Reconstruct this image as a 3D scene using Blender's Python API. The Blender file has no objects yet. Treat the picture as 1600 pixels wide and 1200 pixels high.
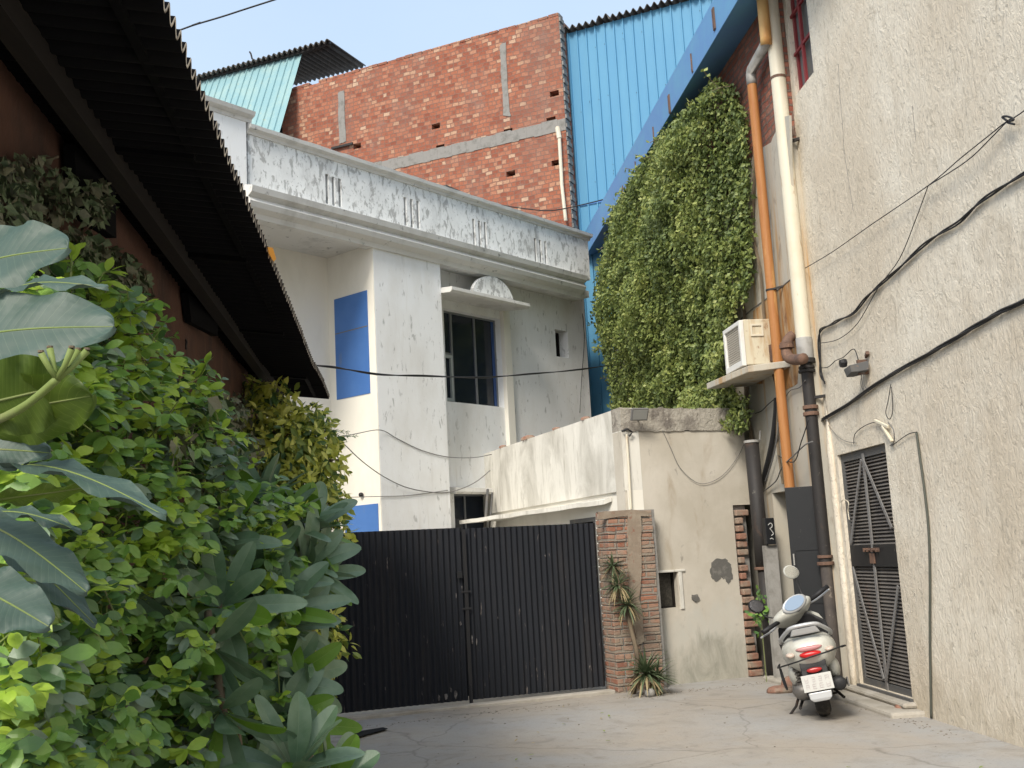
import bpy, bmesh, math, random
from mathutils import Vector, Matrix, noise as mnoise
R = math.radians
sc = bpy.context.scene
col = sc.collection
rnd = random.Random(7)

# ------------------------------------------------------------------ camera
FPX, PITCH, ROLL, EYE = 1680.0, R(9.1), R(3.08), 1.55
cF = Vector((0, math.cos(PITCH), math.sin(PITCH)))
cU0 = Vector((0, -math.sin(PITCH), math.cos(PITCH)))
cR = math.cos(ROLL) * Vector((1, 0, 0)) - math.sin(ROLL) * cU0
cU = math.sin(ROLL) * Vector((1, 0, 0)) + math.cos(ROLL) * cU0
C = Vector((0, 0, EYE))
cd = bpy.data.cameras.new('camera')
cam = bpy.data.objects.new('camera', cd)
col.objects.link(cam)
cd.sensor_fit = 'HORIZONTAL'
cd.sensor_width = 36.0
cd.lens = FPX / 1600 * 36
cd.clip_start = 0.05
cd.clip_end = 600
cam.matrix_world = Matrix((
    (cR.x, cU.x, -cF.x, C.x), (cR.y, cU.y, -cF.y, C.y), (cR.z, cU.z, -cF.z, C.z), (0, 0, 0, 1)))
sc.camera = cam

# ------------------------------------------------------------------ world, sun, exposure
SUN_EL, SUN_AZ = R(41), R(203)          # azimuth clockwise from +Y (the view direction)
w = bpy.data.worlds.new("World")
sc.world = w
w.use_nodes = True
wn = w.node_tree.nodes
wl = w.node_tree.links
bg = wn['Background']
sky = wn.new('ShaderNodeTexSky')
sky.sky_type = 'NISHITA'
sky.sun_disc = False
sky.sun_elevation = SUN_EL
sky.sun_rotation = SUN_AZ
sky.air_density = 1.2
sky.dust_density = 5.0
sky.ozone_density = 1.5
hz_ = wn.new('ShaderNodeMix')           # thin high haze whitens the sky
hz_.data_type = 'RGBA'
hz_.inputs[0].default_value = 0.75
hz_.inputs[7].default_value = (2.1, 2.6, 3.2, 1)
wl.new(sky.outputs[0], hz_.inputs[6])
ntx = wn.new('ShaderNodeTexNoise')
ntx.inputs['Scale'].default_value = 1.6
ntx.inputs['Detail'].default_value = 5
tcw = wn.new('ShaderNodeTexCoord')
mpw = wn.new('ShaderNodeMapping')
mpw.inputs['Scale'].default_value = (1, 1, 3)
wl.new(tcw.outputs['Generated'], mpw.inputs[0])
wl.new(mpw.outputs[0], ntx.inputs['Vector'])
mrw = wn.new('ShaderNodeMapRange')
mrw.inputs['From Min'].default_value = .3
mrw.inputs['From Max'].default_value = .7
mrw.inputs['To Min'].default_value = .62
mrw.inputs['To Max'].default_value = .92
wl.new(ntx.outputs[0], mrw.inputs[0])
wl.new(mrw.outputs[0], hz_.inputs[0])
wl.new(hz_.outputs[2], bg.inputs[0])
bg.inputs[1].default_value = 0.15
sd = bpy.data.lights.new('sun', 'SUN')
sd.energy = 1.6
sd.angle = R(16)
sd.color = (1.0, 0.94, 0.83)
sun = bpy.data.objects.new('sun', sd)
col.objects.link(sun)
sv = Vector((math.sin(SUN_AZ) * math.cos(SUN_EL), math.cos(SUN_AZ) * math.cos(SUN_EL), math.sin(SUN_EL)))
sun.rotation_euler = sv.to_track_quat('Z', 'Y').to_euler()
sun.location = (0, 0, 30)
sc.view_settings.view_transform = 'Standard'
sc.view_settings.look = 'None'
sc.view_settings.exposure = 1.12
sc.view_settings.gamma = 1


# ------------------------------------------------------------------ measuring helpers
def ray(x, y):
    return cF + cR * ((x - 800) / FPX) - cU * ((y - 600) / FPX)


def gnd(x, y, z=0.0):
    d = ray(x, y)
    return C + d * ((z - EYE) / d.z)


def atY(x, y, Y):
    d = ray(x, y)
    return C + d * (Y / d.y)


def proj(X):
    v = X - C
    c = v.dot(cF)
    return 800 + FPX * v.dot(cR) / c, 600 - FPX * v.dot(cU) / c, c


class Fr:
    """vertical plane frame: u along azimuth, n outward normal (towards the viewer), z up"""
    def __init__(s, o, az, flip=1):
        s.o = Vector((o[0], o[1], 0))
        a = R(az)
        s.D = Vector((math.sin(a), math.cos(a), 0))
        s.N = Vector((math.cos(a), -math.sin(a), 0)) * flip

    def P(s, u, n, z):
        return s.o + s.D * u + s.N * n + Vector((0, 0, z))

    def px(s, x, y, n=0.0):
        d = ray(x, y)
        t = ((s.o - C).dot(s.N) + n) / d.dot(s.N)
        X = C + d * t
        return (X - s.o).dot(s.D), X.z

    def X(s, x, y, n=0.0):
        u, z = s.px(x, y, n)
        return s.P(u, n, z)


GA = gnd(499, 1128)
GB = gnd(948, 1081)
GAZ = math.degrees(math.atan2(GB.x - GA.x, GB.y - GA.y))
FG = Fr(GA, GAZ)                               # gate and front of the low plastered house
FS = Fr(FG.P(3.62, 0, 0), -20.3, -1)           # its left side
FR_ = Fr(gnd(1340, 1085), -4, -1)              # big rough plastered wall on the right
FL = Fr((3.15, 11.35), -7, -1)                 # older wall behind pipes and ivy
FW = Fr(atY(745, 560, 17.3), 40)               # white building front
KW = 17.3 / 15.5
ZW = lambda z: 1.55 + (z - 1.55) * KW
FB = Fr(atY(880, 200, 20.5), -65, -1)          # tall brick wall
FC = Fr(atY(900, 200, 20.8), -65, -1)          # blue cladding
PE = gnd(515, 620, 3.15)
FE = Fr(PE, -6.4)                              # eave line of the left building (normal to the lane)


# ------------------------------------------------------------------ object helpers
def tag(o, label=None, cat=None, group=None, kind=None):
    if label: o['label'] = label
    if cat: o['category'] = cat
    if group: o['group'] = group
    if kind: o['kind'] = kind
    return o


def thing(name, label, cat, loc=(0, 0, 0), group=None):
    o = bpy.data.objects.new(name, None)
    o.empty_display_size = 0.1
    col.objects.link(o)
    o.location = loc
    return tag(o, label, cat, group)


def rootloc(o):
    v = Vector((0, 0, 0))
    while o is not None:
        v += Vector(o.location)
        o = o.parent
    return v


class MB:
    def __init__(s):
        s.v = []
        s.f = []
        s.uv = []
        s.mi = []

    def face(s, pts, uv=None, mi=0):
        b = len(s.v)
        s.v.extend([Vector(p) for p in pts])
        s.f.append(tuple(range(b, b + len(pts))))
        s.uv.append(uv if uv else [(0, 0)] * len(pts))
        s.mi.append(mi)

    def box(s, fr, u0, u1, n0, n1, z0, z1, mi=0):
        P = fr.P
        s.face([P(u0, n1, z0), P(u1, n1, z0), P(u1, n1, z1), P(u0, n1, z1)], [(u0, z0), (u1, z0), (u1, z1), (u0, z1)], mi)
        s.face([P(u1, n0, z0), P(u0, n0, z0), P(u0, n0, z1), P(u1, n0, z1)], [(u1, z0), (u0, z0), (u0, z1), (u1, z1)], mi)
        s.face([P(u0, n0, z0), P(u0, n1, z0), P(u0, n1, z1), P(u0, n0, z1)], [(n0, z0), (n1, z0), (n1, z1), (n0, z1)], mi)
        s.face([P(u1, n1, z0), P(u1, n0, z0), P(u1, n0, z1), P(u1, n1, z1)], [(n1, z0), (n0, z0), (n0, z1), (n1, z1)], mi)
        s.face([P(u0, n0, z1), P(u0, n1, z1), P(u1, n1, z1), P(u1, n0, z1)], [(u0, n0), (u0, n1), (u1, n1), (u1, n0)], mi)
        s.face([P(u0, n1, z0), P(u0, n0, z0), P(u1, n0, z0), P(u1, n1, z0)], [(u0, n1), (u0, n0), (u1, n0), (u1, n1)], mi)

    def wall(s, fr, u0, u1, n0, n1, z0, z1, holes=()):
        us = sorted({u0, u1} | {min(max(h[i], u0), u1) for h in holes for i in (0, 1)})
        zs = sorted({z0, z1} | {min(max(h[i], z0), z1) for h in holes for i in (2, 3)})

        def solid(i, j):
            if i < 0 or j < 0 or i >= len(us) - 1 or j >= len(zs) - 1: return False
            cu, cz = (us[i] + us[i + 1]) / 2, (zs[j] + zs[j + 1]) / 2
            return not any(h[0] < cu < h[1] and h[2] < cz < h[3] for h in holes)
        P = fr.P
        for i in range(len(us) - 1):
            for j in range(len(zs) - 1):
                if not solid(i, j): continue
                a, b, c, d = us[i], us[i + 1], zs[j], zs[j + 1]
                s.face([P(a, n1, c), P(b, n1, c), P(b, n1, d), P(a, n1, d)], [(a, c), (b, c), (b, d), (a, d)])
                s.face([P(b, n0, c), P(a, n0, c), P(a, n0, d), P(b, n0, d)], [(b, c), (a, c), (a, d), (b, d)])
                if not solid(i - 1, j): s.face([P(a, n0, c), P(a, n1, c), P(a, n1, d), P(a, n0, d)], [(n0, c), (n1, c), (n1, d), (n0, d)])
                if not solid(i + 1, j): s.face([P(b, n1, c), P(b, n0, c), P(b, n0, d), P(b, n1, d)], [(n1, c), (n0, c), (n0, d), (n1, d)])
                if not solid(i, j + 1): s.face([P(a, n0, d), P(a, n1, d), P(b, n1, d), P(b, n0, d)], [(a, n0), (a, n1), (b, n1), (b, n0)])
                if not solid(i, j - 1): s.face([P(a, n1, c), P(a, n0, c), P(b, n0, c), P(b, n1, c)], [(a, n1), (a, n0), (b, n0), (b, n1)])

    def prism(s, poly, ex):
        """polygon (list of world points) extruded by vector ex"""
        n = len(poly)
        poly = [Vector(p) for p in poly]
        ex = Vector(ex)
        s.face(poly)
        s.face([p + ex for p in reversed(poly)])
        for i in range(n):
            a, b = poly[i], poly[(i + 1) % n]
            s.face([b, a, a + ex, b + ex])

    def bar(s, a, b, w, h, up=Vector((0, 0, 1))):
        a = Vector(a); b = Vector(b)
        d = (b - a).normalized()
        x = d.cross(up)
        if x.length < 1e-4: x = d.cross(Vector((1, 0, 0)))
        x.normalize()
        y = x.cross(d).normalized()
        q = [a + x * (i * w / 2) + y * (j * h / 2) for i, j in ((-1, -1), (1, -1), (1, 1), (-1, 1))]
        s.prism(q, b - a)

    def tube(s, pts, r, n=8, cap=True):
        pts = [Vector(p) for p in pts]
        m = len(pts)
        rs = r if isinstance(r, (list, tuple)) else [r] * m
        t = (pts[1] - pts[0]).normalized()
        x = t.orthogonal().normalized()
        base = len(s.v)
        for i in range(m):
            if i == 0: t = (pts[1] - pts[0])
            elif i == m - 1: t = (pts[-1] - pts[-2])
            else: t = (pts[i + 1] - pts[i - 1])
            if t.length < 1e-9: t = Vector((0, 0, 1))
            t.normalize()
            x = (x - t * x.dot(t))
            if x.length < 1e-6: x = t.orthogonal()
            x.normalize()
            y = t.cross(x)
            for k in range(n):
                a = 2 * math.pi * k / n
                s.v.append(pts[i] + (x * math.cos(a) + y * math.sin(a)) * rs[i])
        for i in range(m - 1):
            for k in range(n):
                k2 = (k + 1) % n
                s.f.append((base + i * n + k, base + i * n + k2, base + (i + 1) * n + k2, base + (i + 1) * n + k))
                s.uv.append([(k / n, i), ((k + 1) / n, i), ((k + 1) / n, i + 1), (k / n, i + 1)])
                s.mi.append(0)
        if cap:
            s.f.append(tuple(base + k for k in reversed(range(n)))); s.uv.append([(0, 0)] * n); s.mi.append(0)
            s.f.append(tuple(base + (m - 1) * n + k for k in range(n))); s.uv.append([(0, 0)] * n); s.mi.append(0)

    def loft(s, rings, cap=True, closed=True):
        base = len(s.v)
        n = len(rings[0])
        for r in rings: s.v.extend([Vector(p) for p in r])
        for i in range(len(rings) - 1):
            for k in range(n if closed else n - 1):
                k2 = (k + 1) % n
                s.f.append((base + i * n + k, base + i * n + k2, base + (i + 1) * n + k2, base + (i + 1) * n + k))
                s.uv.append([(0, 0)] * 4); s.mi.append(0)
        if cap and closed:
            s.f.append(tuple(base + k for k in reversed(range(n)))); s.uv.append([(0, 0)] * n); s.mi.append(0)
            s.f.append(tuple(base + (len(rings) - 1) * n + k for k in range(n))); s.uv.append([(0, 0)] * n); s.mi.append(0)

    def sphere(s, c, r, sx=1, sy=1, sz=1, n=10, m=6):
        c = Vector(c)
        rings = []
        for i in range(1, m):
            a = math.pi * i / m
            rings.append([c + Vector((r * sx * math.sin(a) * math.cos(2 * math.pi * k / n), r * sy * math.sin(a) * math.sin(2 * math.pi * k / n), r * sz * math.cos(a))) for k in range(n)])
        s.loft(rings)

    def transform(s, M):
        s.v = [M @ p for p in s.v]
        return s

    def obj(s, name, mats, parent=None, loc=None, smooth=False, bevel=0, subsurf=0, label=None, weld=False, autos=None):
        me = bpy.data.meshes.new(name)
        base = rootloc(parent) if parent else Vector(loc or (0, 0, 0))
        me.from_pydata([tuple(p - base) for p in s.v], [], s.f)
        if not isinstance(mats, (list, tuple)): mats = [mats]
        for m in mats: me.materials.append(m)
        me.polygons.foreach_set('material_index', s.mi)
        ul = me.uv_layers.new(name='UVMap')
        flat = []
        for q in s.uv:
            for a in q: flat.extend(a)
        ul.data.foreach_set('uv', flat)
        if smooth: me.polygons.foreach_set('use_smooth', [True] * len(s.f))
        me.update()
        if weld or bevel or subsurf:
            bm = bmesh.new(); bm.from_mesh(me)
            bmesh.ops.remove_doubles(bm, verts=bm.verts, dist=0.0004)
            bmesh.ops.recalc_face_normals(bm, faces=bm.faces)
            bm.to_mesh(me); bm.free()
        o = bpy.data.objects.new(name, me)
        col.objects.link(o)
        if parent: o.parent = parent
        else: o.location = base
        if bevel:
            b = o.modifiers.new('bevel', 'BEVEL'); b.width = bevel; b.segments = 2; b.limit_method = 'ANGLE'
            b.harden_normals = False
        if subsurf:
            b = o.modifiers.new('sub', 'SUBSURF'); b.levels = subsurf; b.render_levels = subsurf
        if label: o['label'] = label
        return o


# ------------------------------------------------------------------ materials
MATS = {}


def ramp(nt, fac, stops):
    n = nt.nodes.new('ShaderNodeValToRGB')
    e = n.color_ramp.elements
    while len(e) < len(stops): e.new(0.5)
    for i, (p, c) in enumerate(stops):
        e[i].position = p
        e[i].color = (c[0], c[1], c[2], 1) if isinstance(c, (tuple, list)) else (c, c, c, 1)
    nt.links.new(fac, n.inputs[0])
    return n.outputs[0]


def mixc(nt, fac, a, b, mode='MIX'):
    n = nt.nodes.new('ShaderNodeMix')
    n.data_type = 'RGBA'
    n.blend_type = mode
    for sock, val in ((0, fac), (6, a), (7, b)):
        if hasattr(val, 'is_output'): nt.links.new(val, n.inputs[sock])
        else: n.inputs[sock].default_value = val if sock == 0 else (val[0], val[1], val[2], 1)
    return n.outputs[2]


def tex(nt, kind='Object', st=(1, 1, 1), off=(0, 0, 0)):
    tc = nt.nodes.new('ShaderNodeTexCoord')
    mp = nt.nodes.new('ShaderNodeMapping')
    mp.inputs['Scale'].default_value = st
    mp.inputs['Location'].default_value = off
    nt.links.new(tc.outputs[kind], mp.inputs[0])
    return mp.outputs[0]


def noise(nt, vec, scale, detail=4, rough=.6, dist=0):
    n = nt.nodes.new('ShaderNodeTexNoise')
    n.inputs['Scale'].default_value = scale
    n.inputs['Detail'].default_value = detail
    n.inputs['Roughness'].default_value = rough
    n.inputs['Distortion'].default_value = dist
    nt.links.new(vec, n.inputs['Vector'])
    return n.outputs[0]


def newmat(name):
    m = bpy.data.materials.new(name)
    m.use_nodes = True
    return m, m.node_tree, m.node_tree.nodes['Principled BSDF']


def M(name, base, rough=.8, layers=(), bumps=(), metal=0, spec=.3, coat=0, kind='Object'):
    """layers: (scale, lo, hi, colour, stretch, detail, distortion, amount)"""
    m, nt, p = newmat(name)
    c = None
    for k, L in enumerate(layers):
        s, lo, hi, cc = L[:4]
        st = L[4] if len(L) > 4 else (1, 1, 1)
        de = L[5] if len(L) > 5 else 4
        di = L[6] if len(L) > 6 else 0
        am = L[7] if len(L) > 7 else 1
        f = ramp(nt, noise(nt, tex(nt, kind, st, (k * 7.3, k * 3.1, k * 5.7)), s, de, .62, di), [(lo, 0.0), (hi, am)])
        c = mixc(nt, f, c if c is not None else base, cc)
    if c is None: p.inputs['Base Color'].default_value = (*base, 1)
    else: nt.links.new(c, p.inputs['Base Color'])
    p.inputs['Roughness'].default_value = rough
    p.inputs['Metallic'].default_value = metal
    p.inputs['Specular IOR Level'].default_value = spec
    p.inputs['Coat Weight'].default_value = coat
    prev = None
    for k, (s, stg, dist, st) in enumerate(bumps):
        b = nt.nodes.new('ShaderNodeBump')
        b.inputs['Strength'].default_value = stg
        b.inputs['Distance'].default_value = dist
        nt.links.new(noise(nt, tex(nt, kind, st, (k * 2.1, 1.7 * k, 0)), s, 5, .6, .6 if k == 0 else 0), b.inputs['Height'])
        if prev: nt.links.new(prev, b.inputs['Normal'])
        prev = b.outputs[0]
    if prev: nt.links.new(prev, p.inputs['Normal'])
    return m


def brick_mat(name, cols, mortar, bw=.23, bh=.085, ms=.01, bump=.6, smear=None, offs=(0, 0), grime=None):
    m, nt, p = newmat(name)
    v = tex(nt, 'UV', (1, 1, 1), (offs[0], offs[1], 0))
    # small waviness of the courses
    nn = nt.nodes.new('ShaderNodeTexNoise'); nn.inputs['Scale'].default_value = 5; nn.inputs['Detail'].default_value = 5
    nt.links.new(v, nn.inputs['Vector'])
    sub = nt.nodes.new('ShaderNodeVectorMath'); sub.operation = 'SUBTRACT'; sub.inputs[1].default_value = (.5, .5, .5)
    nt.links.new(nn.outputs[1], sub.inputs[0])
    scl = nt.nodes.new('ShaderNodeVectorMath'); scl.operation = 'SCALE'; scl.inputs['Scale'].default_value = .07
    nt.links.new(sub.outputs[0], scl.inputs[0])
    add = nt.nodes.new('ShaderNodeVectorMath'); nt.links.new(v, add.inputs[0]); nt.links.new(scl.outputs[0], add.inputs[1])
    b = nt.nodes.new('ShaderNodeTexBrick')
    nt.links.new(add.outputs[0], b.inputs['Vector'])
    b.inputs['Color1'].default_value = (0, 0, 0, 1)
    b.inputs['Color2'].default_value = (1, 1, 1, 1)
    b.inputs['Mortar'].default_value = (0, 0, 0, 1)
    b.inputs['Scale'].default_value = 1
    b.inputs['Mortar Size'].default_value = ms
    b.inputs['Mortar Smooth'].default_value = .3
    b.inputs['Brick Width'].default_value = bw
    b.inputs['Row Height'].default_value = bh
    b.offset = .5; b.squash = .62; b.squash_frequency = 3
    c = ramp(nt, b.outputs['Color'], cols)
    f1 = noise(nt, v, 25, 4)
    c = mixc(nt, ramp(nt, f1, [(.35, .0), (.75, .45)]), c, tuple(x * .6 for x in cols[0][1]))
    c = mixc(nt, b.outputs['Fac'], c, mortar)
    if smear:
        f2 = ramp(nt, noise(nt, v, 1.3, 8, .7), [(smear[0], 0.0), (smear[1], .85)])
        c = mixc(nt, f2, c, smear[2])
    if grime:
        f3 = ramp(nt, noise(nt, tex(nt, 'UV', (.8, .3, 1), (3, 1, 0)), 1.0, 6, .6), [(grime[0], 0.0), (grime[1], .7)])
        c = mixc(nt, f3, c, grime[2])
    nt.links.new(c, p.inputs['Base Color'])
    p.inputs['Roughness'].default_value = .9
    p.inputs['Specular IOR Level'].default_value = .15
    bp = nt.nodes.new('ShaderNodeBump'); bp.inputs['Strength'].default_value = bump; bp.inputs['Distance'].default_value = .012
    inv = nt.nodes.new('ShaderNodeMath'); inv.operation = 'SUBTRACT'; inv.inputs[0].default_value = 1
    nt.links.new(b.outputs['Fac'], inv.inputs[1])
    ad = nt.nodes.new('ShaderNodeMath'); ad.operation = 'MULTIPLY_ADD'; ad.inputs[1].default_value = .7
    nt.links.new(noise(nt, v, 30, 4), ad.inputs[0]); nt.links.new(inv.outputs[0], ad.inputs[2])
    nt.links.new(ad.outputs[0], bp.inputs['Height'])
    nt.links.new(bp.outputs[0], p.inputs['Normal'])
    return m


def leaf_mat(name, c1, c2, rough=.45, veins=False, trans=.25, spec=.5, vein_col=None, back=None):
    m, nt, p = newmat(name)
    c = mixc(nt, ramp(nt, noise(nt, tex(nt, 'Object'), 9, 3), [(.35, 0.0), (.65, 1.0)]), c1, c2)
    if veins:
        uv = nt.nodes.new('ShaderNodeUVMap')
        sp = nt.nodes.new('ShaderNodeSeparateXYZ'); nt.links.new(uv.outputs[0], sp.inputs[0])
        ab = nt.nodes.new('ShaderNodeMath'); ab.operation = 'ABSOLUTE'; nt.links.new(sp.outputs[0], ab.inputs[0])
        # side veins: lines of constant (v - 0.12*|u|)
        ma = nt.nodes.new('ShaderNodeMath'); ma.operation = 'MULTIPLY_ADD'; ma.inputs[1].default_value = -.10
        nt.links.new(ab.outputs[0], ma.inputs[0]); nt.links.new(sp.outputs[1], ma.inputs[2])
        mu = nt.nodes.new('ShaderNodeMath'); mu.operation = 'MULTIPLY'; mu.inputs[1].default_value = 24
        nt.links.new(ma.outputs[0], mu.inputs[0])
        fr = nt.nodes.new('ShaderNodeMath'); fr.operation = 'PINGPONG'; fr.inputs[1].default_value = .5
        nt.links.new(mu.outputs[0], fr.inputs[0])
        f = ramp(nt, fr.outputs[0], [(.0, .55), (.035, .0)])
        mr = ramp(nt, ab.outputs[0], [(.0, .9), (.05, .0)])
        vc = vein_col or tuple(min(1, x * 2.2 + .03) for x in c2)
        c = mixc(nt, f, c, vc)
        c = mixc(nt, mr, c, vc)
        bp = nt.nodes.new('ShaderNodeBump'); bp.inputs['Strength'].default_value = .16; bp.inputs['Distance'].default_value = .0015
        nt.links.new(fr.outputs[0], bp.inputs['Height'])
        nt.links.new(bp.outputs[0], p.inputs['Normal'])
    if back:
        g = nt.nodes.new('ShaderNodeNewGeometry')
        c = mixc(nt, g.outputs['Backfacing'], c, back)
    nt.links.new(c, p.inputs['Base Color'])
    p.inputs['Roughness'].default_value = rough
    p.inputs['Specular IOR Level'].default_value = spec
    tr = nt.nodes.new('ShaderNodeBsdfTranslucent'); nt.links.new(c, tr.inputs[0])
    mx = nt.nodes.new('ShaderNodeMixShader'); mx.inputs[0].default_value = trans
    nt.links.new(p.outputs[0], mx.inputs[1]); nt.links.new(tr.outputs[0], mx.inputs[2])
    nt.links.new(mx.outputs[0], nt.nodes['Material Output'].inputs[0])
    return m


m_white = M('white_plaster', (.82, .83, .83), .85,
            [(1.2, .45, .75, (.68, .67, .64), (1, 1, .5), 5), (14, .60, .68, (.42, .42, .41), (1, 1, .35), 6, .5, .8),
             (3, .60, .82, (.58, .56, .51), (3, 3, .25), 4, 0, .6), (.7, .55, .75, (.60, .57, .50), (1, 1, .35), 7, .6, .5)],
            [(12, .25, .01, (1, 1, 1)), (60, .15, .004, (1, 1, 1))])
m_peel = M('peeling_whitewash', (.80, .81, .80), .9,
           [(2, .4, .7, (.68, .69, .68), (1, 1, 1), 5), (12, .525, .60, (.36, .36, .35), (1, 1, .5), 9, .5, .85),
            (1.3, .56, .72, (.36, .36, .35), (2, 2, .8), 8, .4, .7), (24, .60, .68, (.28, .28, .27), (1, 1, .6), 6, .4, .8)],
           [(9, .5, .012, (1, 1, .6)), (60, .2, .004, (1, 1, 1))])
m_cornice = M('cornice_plaster', (.66, .65, .62), .85,
              [(2.5, .5, .7, (.50, .49, .46), (1, 1, .6), 6), (9, .62, .72, (.22, .22, .21), (1, 1, .8), 7)],
              [(20, .25, .008, (1, 1, 1))])
m_cream = M('warm_tint_plaster', (.80, .77, .69), .85, [(1.5, .5, .8, (.68, .65, .57), (1, 1, .4), 5)], [(14, .15, .01, (1, 1, 1))])
m_shedside = M('streaky_render', (.72, .70, .64), .9,
               [(2.2, .45, .72, (.44, .42, .37), (1, 1, .45), 7, .8), (9, .58, .72, (.36, .33, .27), (2, 2, .2), 6, .3, .8),
                (4, .62, .70, (.78, .76, .70), (1, 1, .5), 6, .5, .8)],
               [(10, .35, .015, (1, 1, .6)), (55, .2, .004, (1, 1, 1))])
m_tan = M('tan_render', (.46, .42, .35), .9,
          [(1.1, .42, .66, (.57, .53, .46), (1, 1, .8), 6), (2.0, .55, .75, (.33, .26, .18), (1.5, 1.5, .6), 7, .6, .8),
           (7, .63, .72, (.24, .22, .19), (1, 1, .6), 6, .4, .7)],
          [(9, .3, .014, (1, 1, 1)), (50, .25, .005, (1, 1, 1))])
m_tanlow = M('damp_render', (.47, .46, .41), .9,
             [(3, .45, .62, (.30, .29, .24), (1.6, 1.6, .6), 8, .6), (12, .58, .70, (.17, .17, .13), (1, 1, .6), 7, .5, .8),
              (2, .6, .75, (.60, .58, .52), (1, 1, 1), 5)],
             [(7, .5, .02, (1, 1, 1)), (50, .3, .006, (1, 1, 1))])
m_band = M('raw_concrete', (.37, .34, .29), .95,
           [(5, .45, .65, (.17, .15, .13), (1, 1, 1), 8), (14, .6, .7, (.42, .39, .34), (1, 1, 1), 5)],
           [(18, .8, .03, (1, 1, 1)), (70, .4, .006, (1, 1, 1))])
m_concrete = M('grey_concrete', (.33, .32, .30), .92, [(6, .45, .7, (.22, .21, .19), (1, 1, 1), 6)], [(25, .4, .01, (1, 1, 1))])
def add_damp(m, layers):
    nt = m.node_tree; p = nt.nodes['Principled BSDF']
    c = p.inputs['Base Color'].links[0].from_socket
    for col_, top, amt in layers: c = damp(nt, c, col_, top, amt)
    nt.links.new(c, p.inputs['Base Color'])


m_patch = M('mortar_patch', (.25, .24, .225), .95, [(8, .5, .7, (.17, .165, .15), (1, 1, 1), 6)], [(20, .6, .01, (1, 1, 1))])
m_scar = M('dark_scar', (.13, .125, .115), .95, [(14, .5, .7, (.22, .21, .19), (1, 1, 1), 6)], [(30, .6, .01, (1, 1, 1))])


def damp(nt, c, col_, top, amt):
    """rising damp and splashed dirt near the ground, with an uneven upper edge"""
    sp = nt.nodes.new('ShaderNodeSeparateXYZ'); nt.links.new(tex(nt, 'Object'), sp.inputs[0])
    ma = nt.nodes.new('ShaderNodeMath'); ma.operation = 'MULTIPLY_ADD'; ma.inputs[1].default_value = 1.5
    nt.links.new(noise(nt, tex(nt, 'Object', (1, 1, .4), (3, 3, 3)), 2.4, 7, .65, .5), ma.inputs[0])
    sb = nt.nodes.new('ShaderNodeMath'); sb.operation = 'SUBTRACT'; sb.inputs[0].default_value = top - .75
    nt.links.new(sp.outputs[2], sb.inputs[1]); nt.links.new(sb.outputs[0], ma.inputs[2])
    f = ramp(nt, ma.outputs[0], [(.0, 0.0), (.22, 1.0)])
    f2 = ramp(nt, noise(nt, tex(nt, 'Object', (1, 1, .5), (7, 3, 3)), 5, 8, .7, .6), [(.35, .25 * amt), (.65, amt)])
    m = nt.nodes.new('ShaderNodeMath'); m.operation = 'MULTIPLY'
    nt.links.new(f, m.inputs[0]); nt.links.new(f2, m.inputs[1])
    return mixc(nt, m.outputs[0], c, col_)


def rough_plaster():
    m, nt, p = newmat('rough_trowelled_plaster')
    v = tex(nt, 'Object')
    n1 = noise(nt, v, .9, 6, .6, .3)
    c = mixc(nt, ramp(nt, n1, [(.38, 0.0), (.66, 1.0)]), (.64, .56, .445), (.76, .70, .59))
    n2 = noise(nt, tex(nt, 'Object', (1, 1.0, .45), (3, 5, 1)), 9, 7, .65, 2.2)
    c = mixc(nt, ramp(nt, n2, [(.53, 0.0), (.68, .60)]), c, (.42, .37, .29))
    n4 = noise(nt, tex(nt, 'Object', (1, 1, .8), (1, 8, 1)), 22, 6, .65, 1.2)
    c = mixc(nt, ramp(nt, n4, [(.58, 0.0), (.68, .60)]), c, (.27, .25, .21))
    n5 = noise(nt, tex(nt, 'Object', (2.2, 2.2, .16), (1, 8, 1)), 1.6, 7, .6, .5)
    c = mixc(nt, ramp(nt, n5, [(.56, 0.0), (.74, .35)]), c, (.48, .425, .335))
    c = damp(nt, c, (.42, .36, .26), .35, .5)
    n3 = noise(nt, tex(nt, 'Object', (1, 1, .3), (9, 5, 1)), 2.2, 6, .6, .8)
    c = mixc(nt, ramp(nt, n3, [(.56, 0.0), (.75, .5)]), c, (.44, .37, .28))
    nt.links.new(c, p.inputs['Base Color'])
    p.inputs['Roughness'].default_value = .92
    p.inputs['Specular IOR Level'].default_value = .2
    h = noise(nt, tex(nt, 'Object', (1, 1.2, .7)), 9.5, 7, .62, 2.2)
    b = nt.nodes.new('ShaderNodeBump'); b.inputs['Strength'].default_value = .62; b.inputs['Distance'].default_value = .026
    nt.links.new(h, b.inputs['Height'])
    b2 = nt.nodes.new('ShaderNodeBump'); b2.inputs['Strength'].default_value = .3; b2.inputs['Distance'].default_value = .006
    nt.links.new(noise(nt, v, 60, 5), b2.inputs['Height']); nt.links.new(b.outputs[0], b2.inputs['Normal'])
    nt.links.new(b2.outputs[0], p.inputs['Normal'])
    return m


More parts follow.
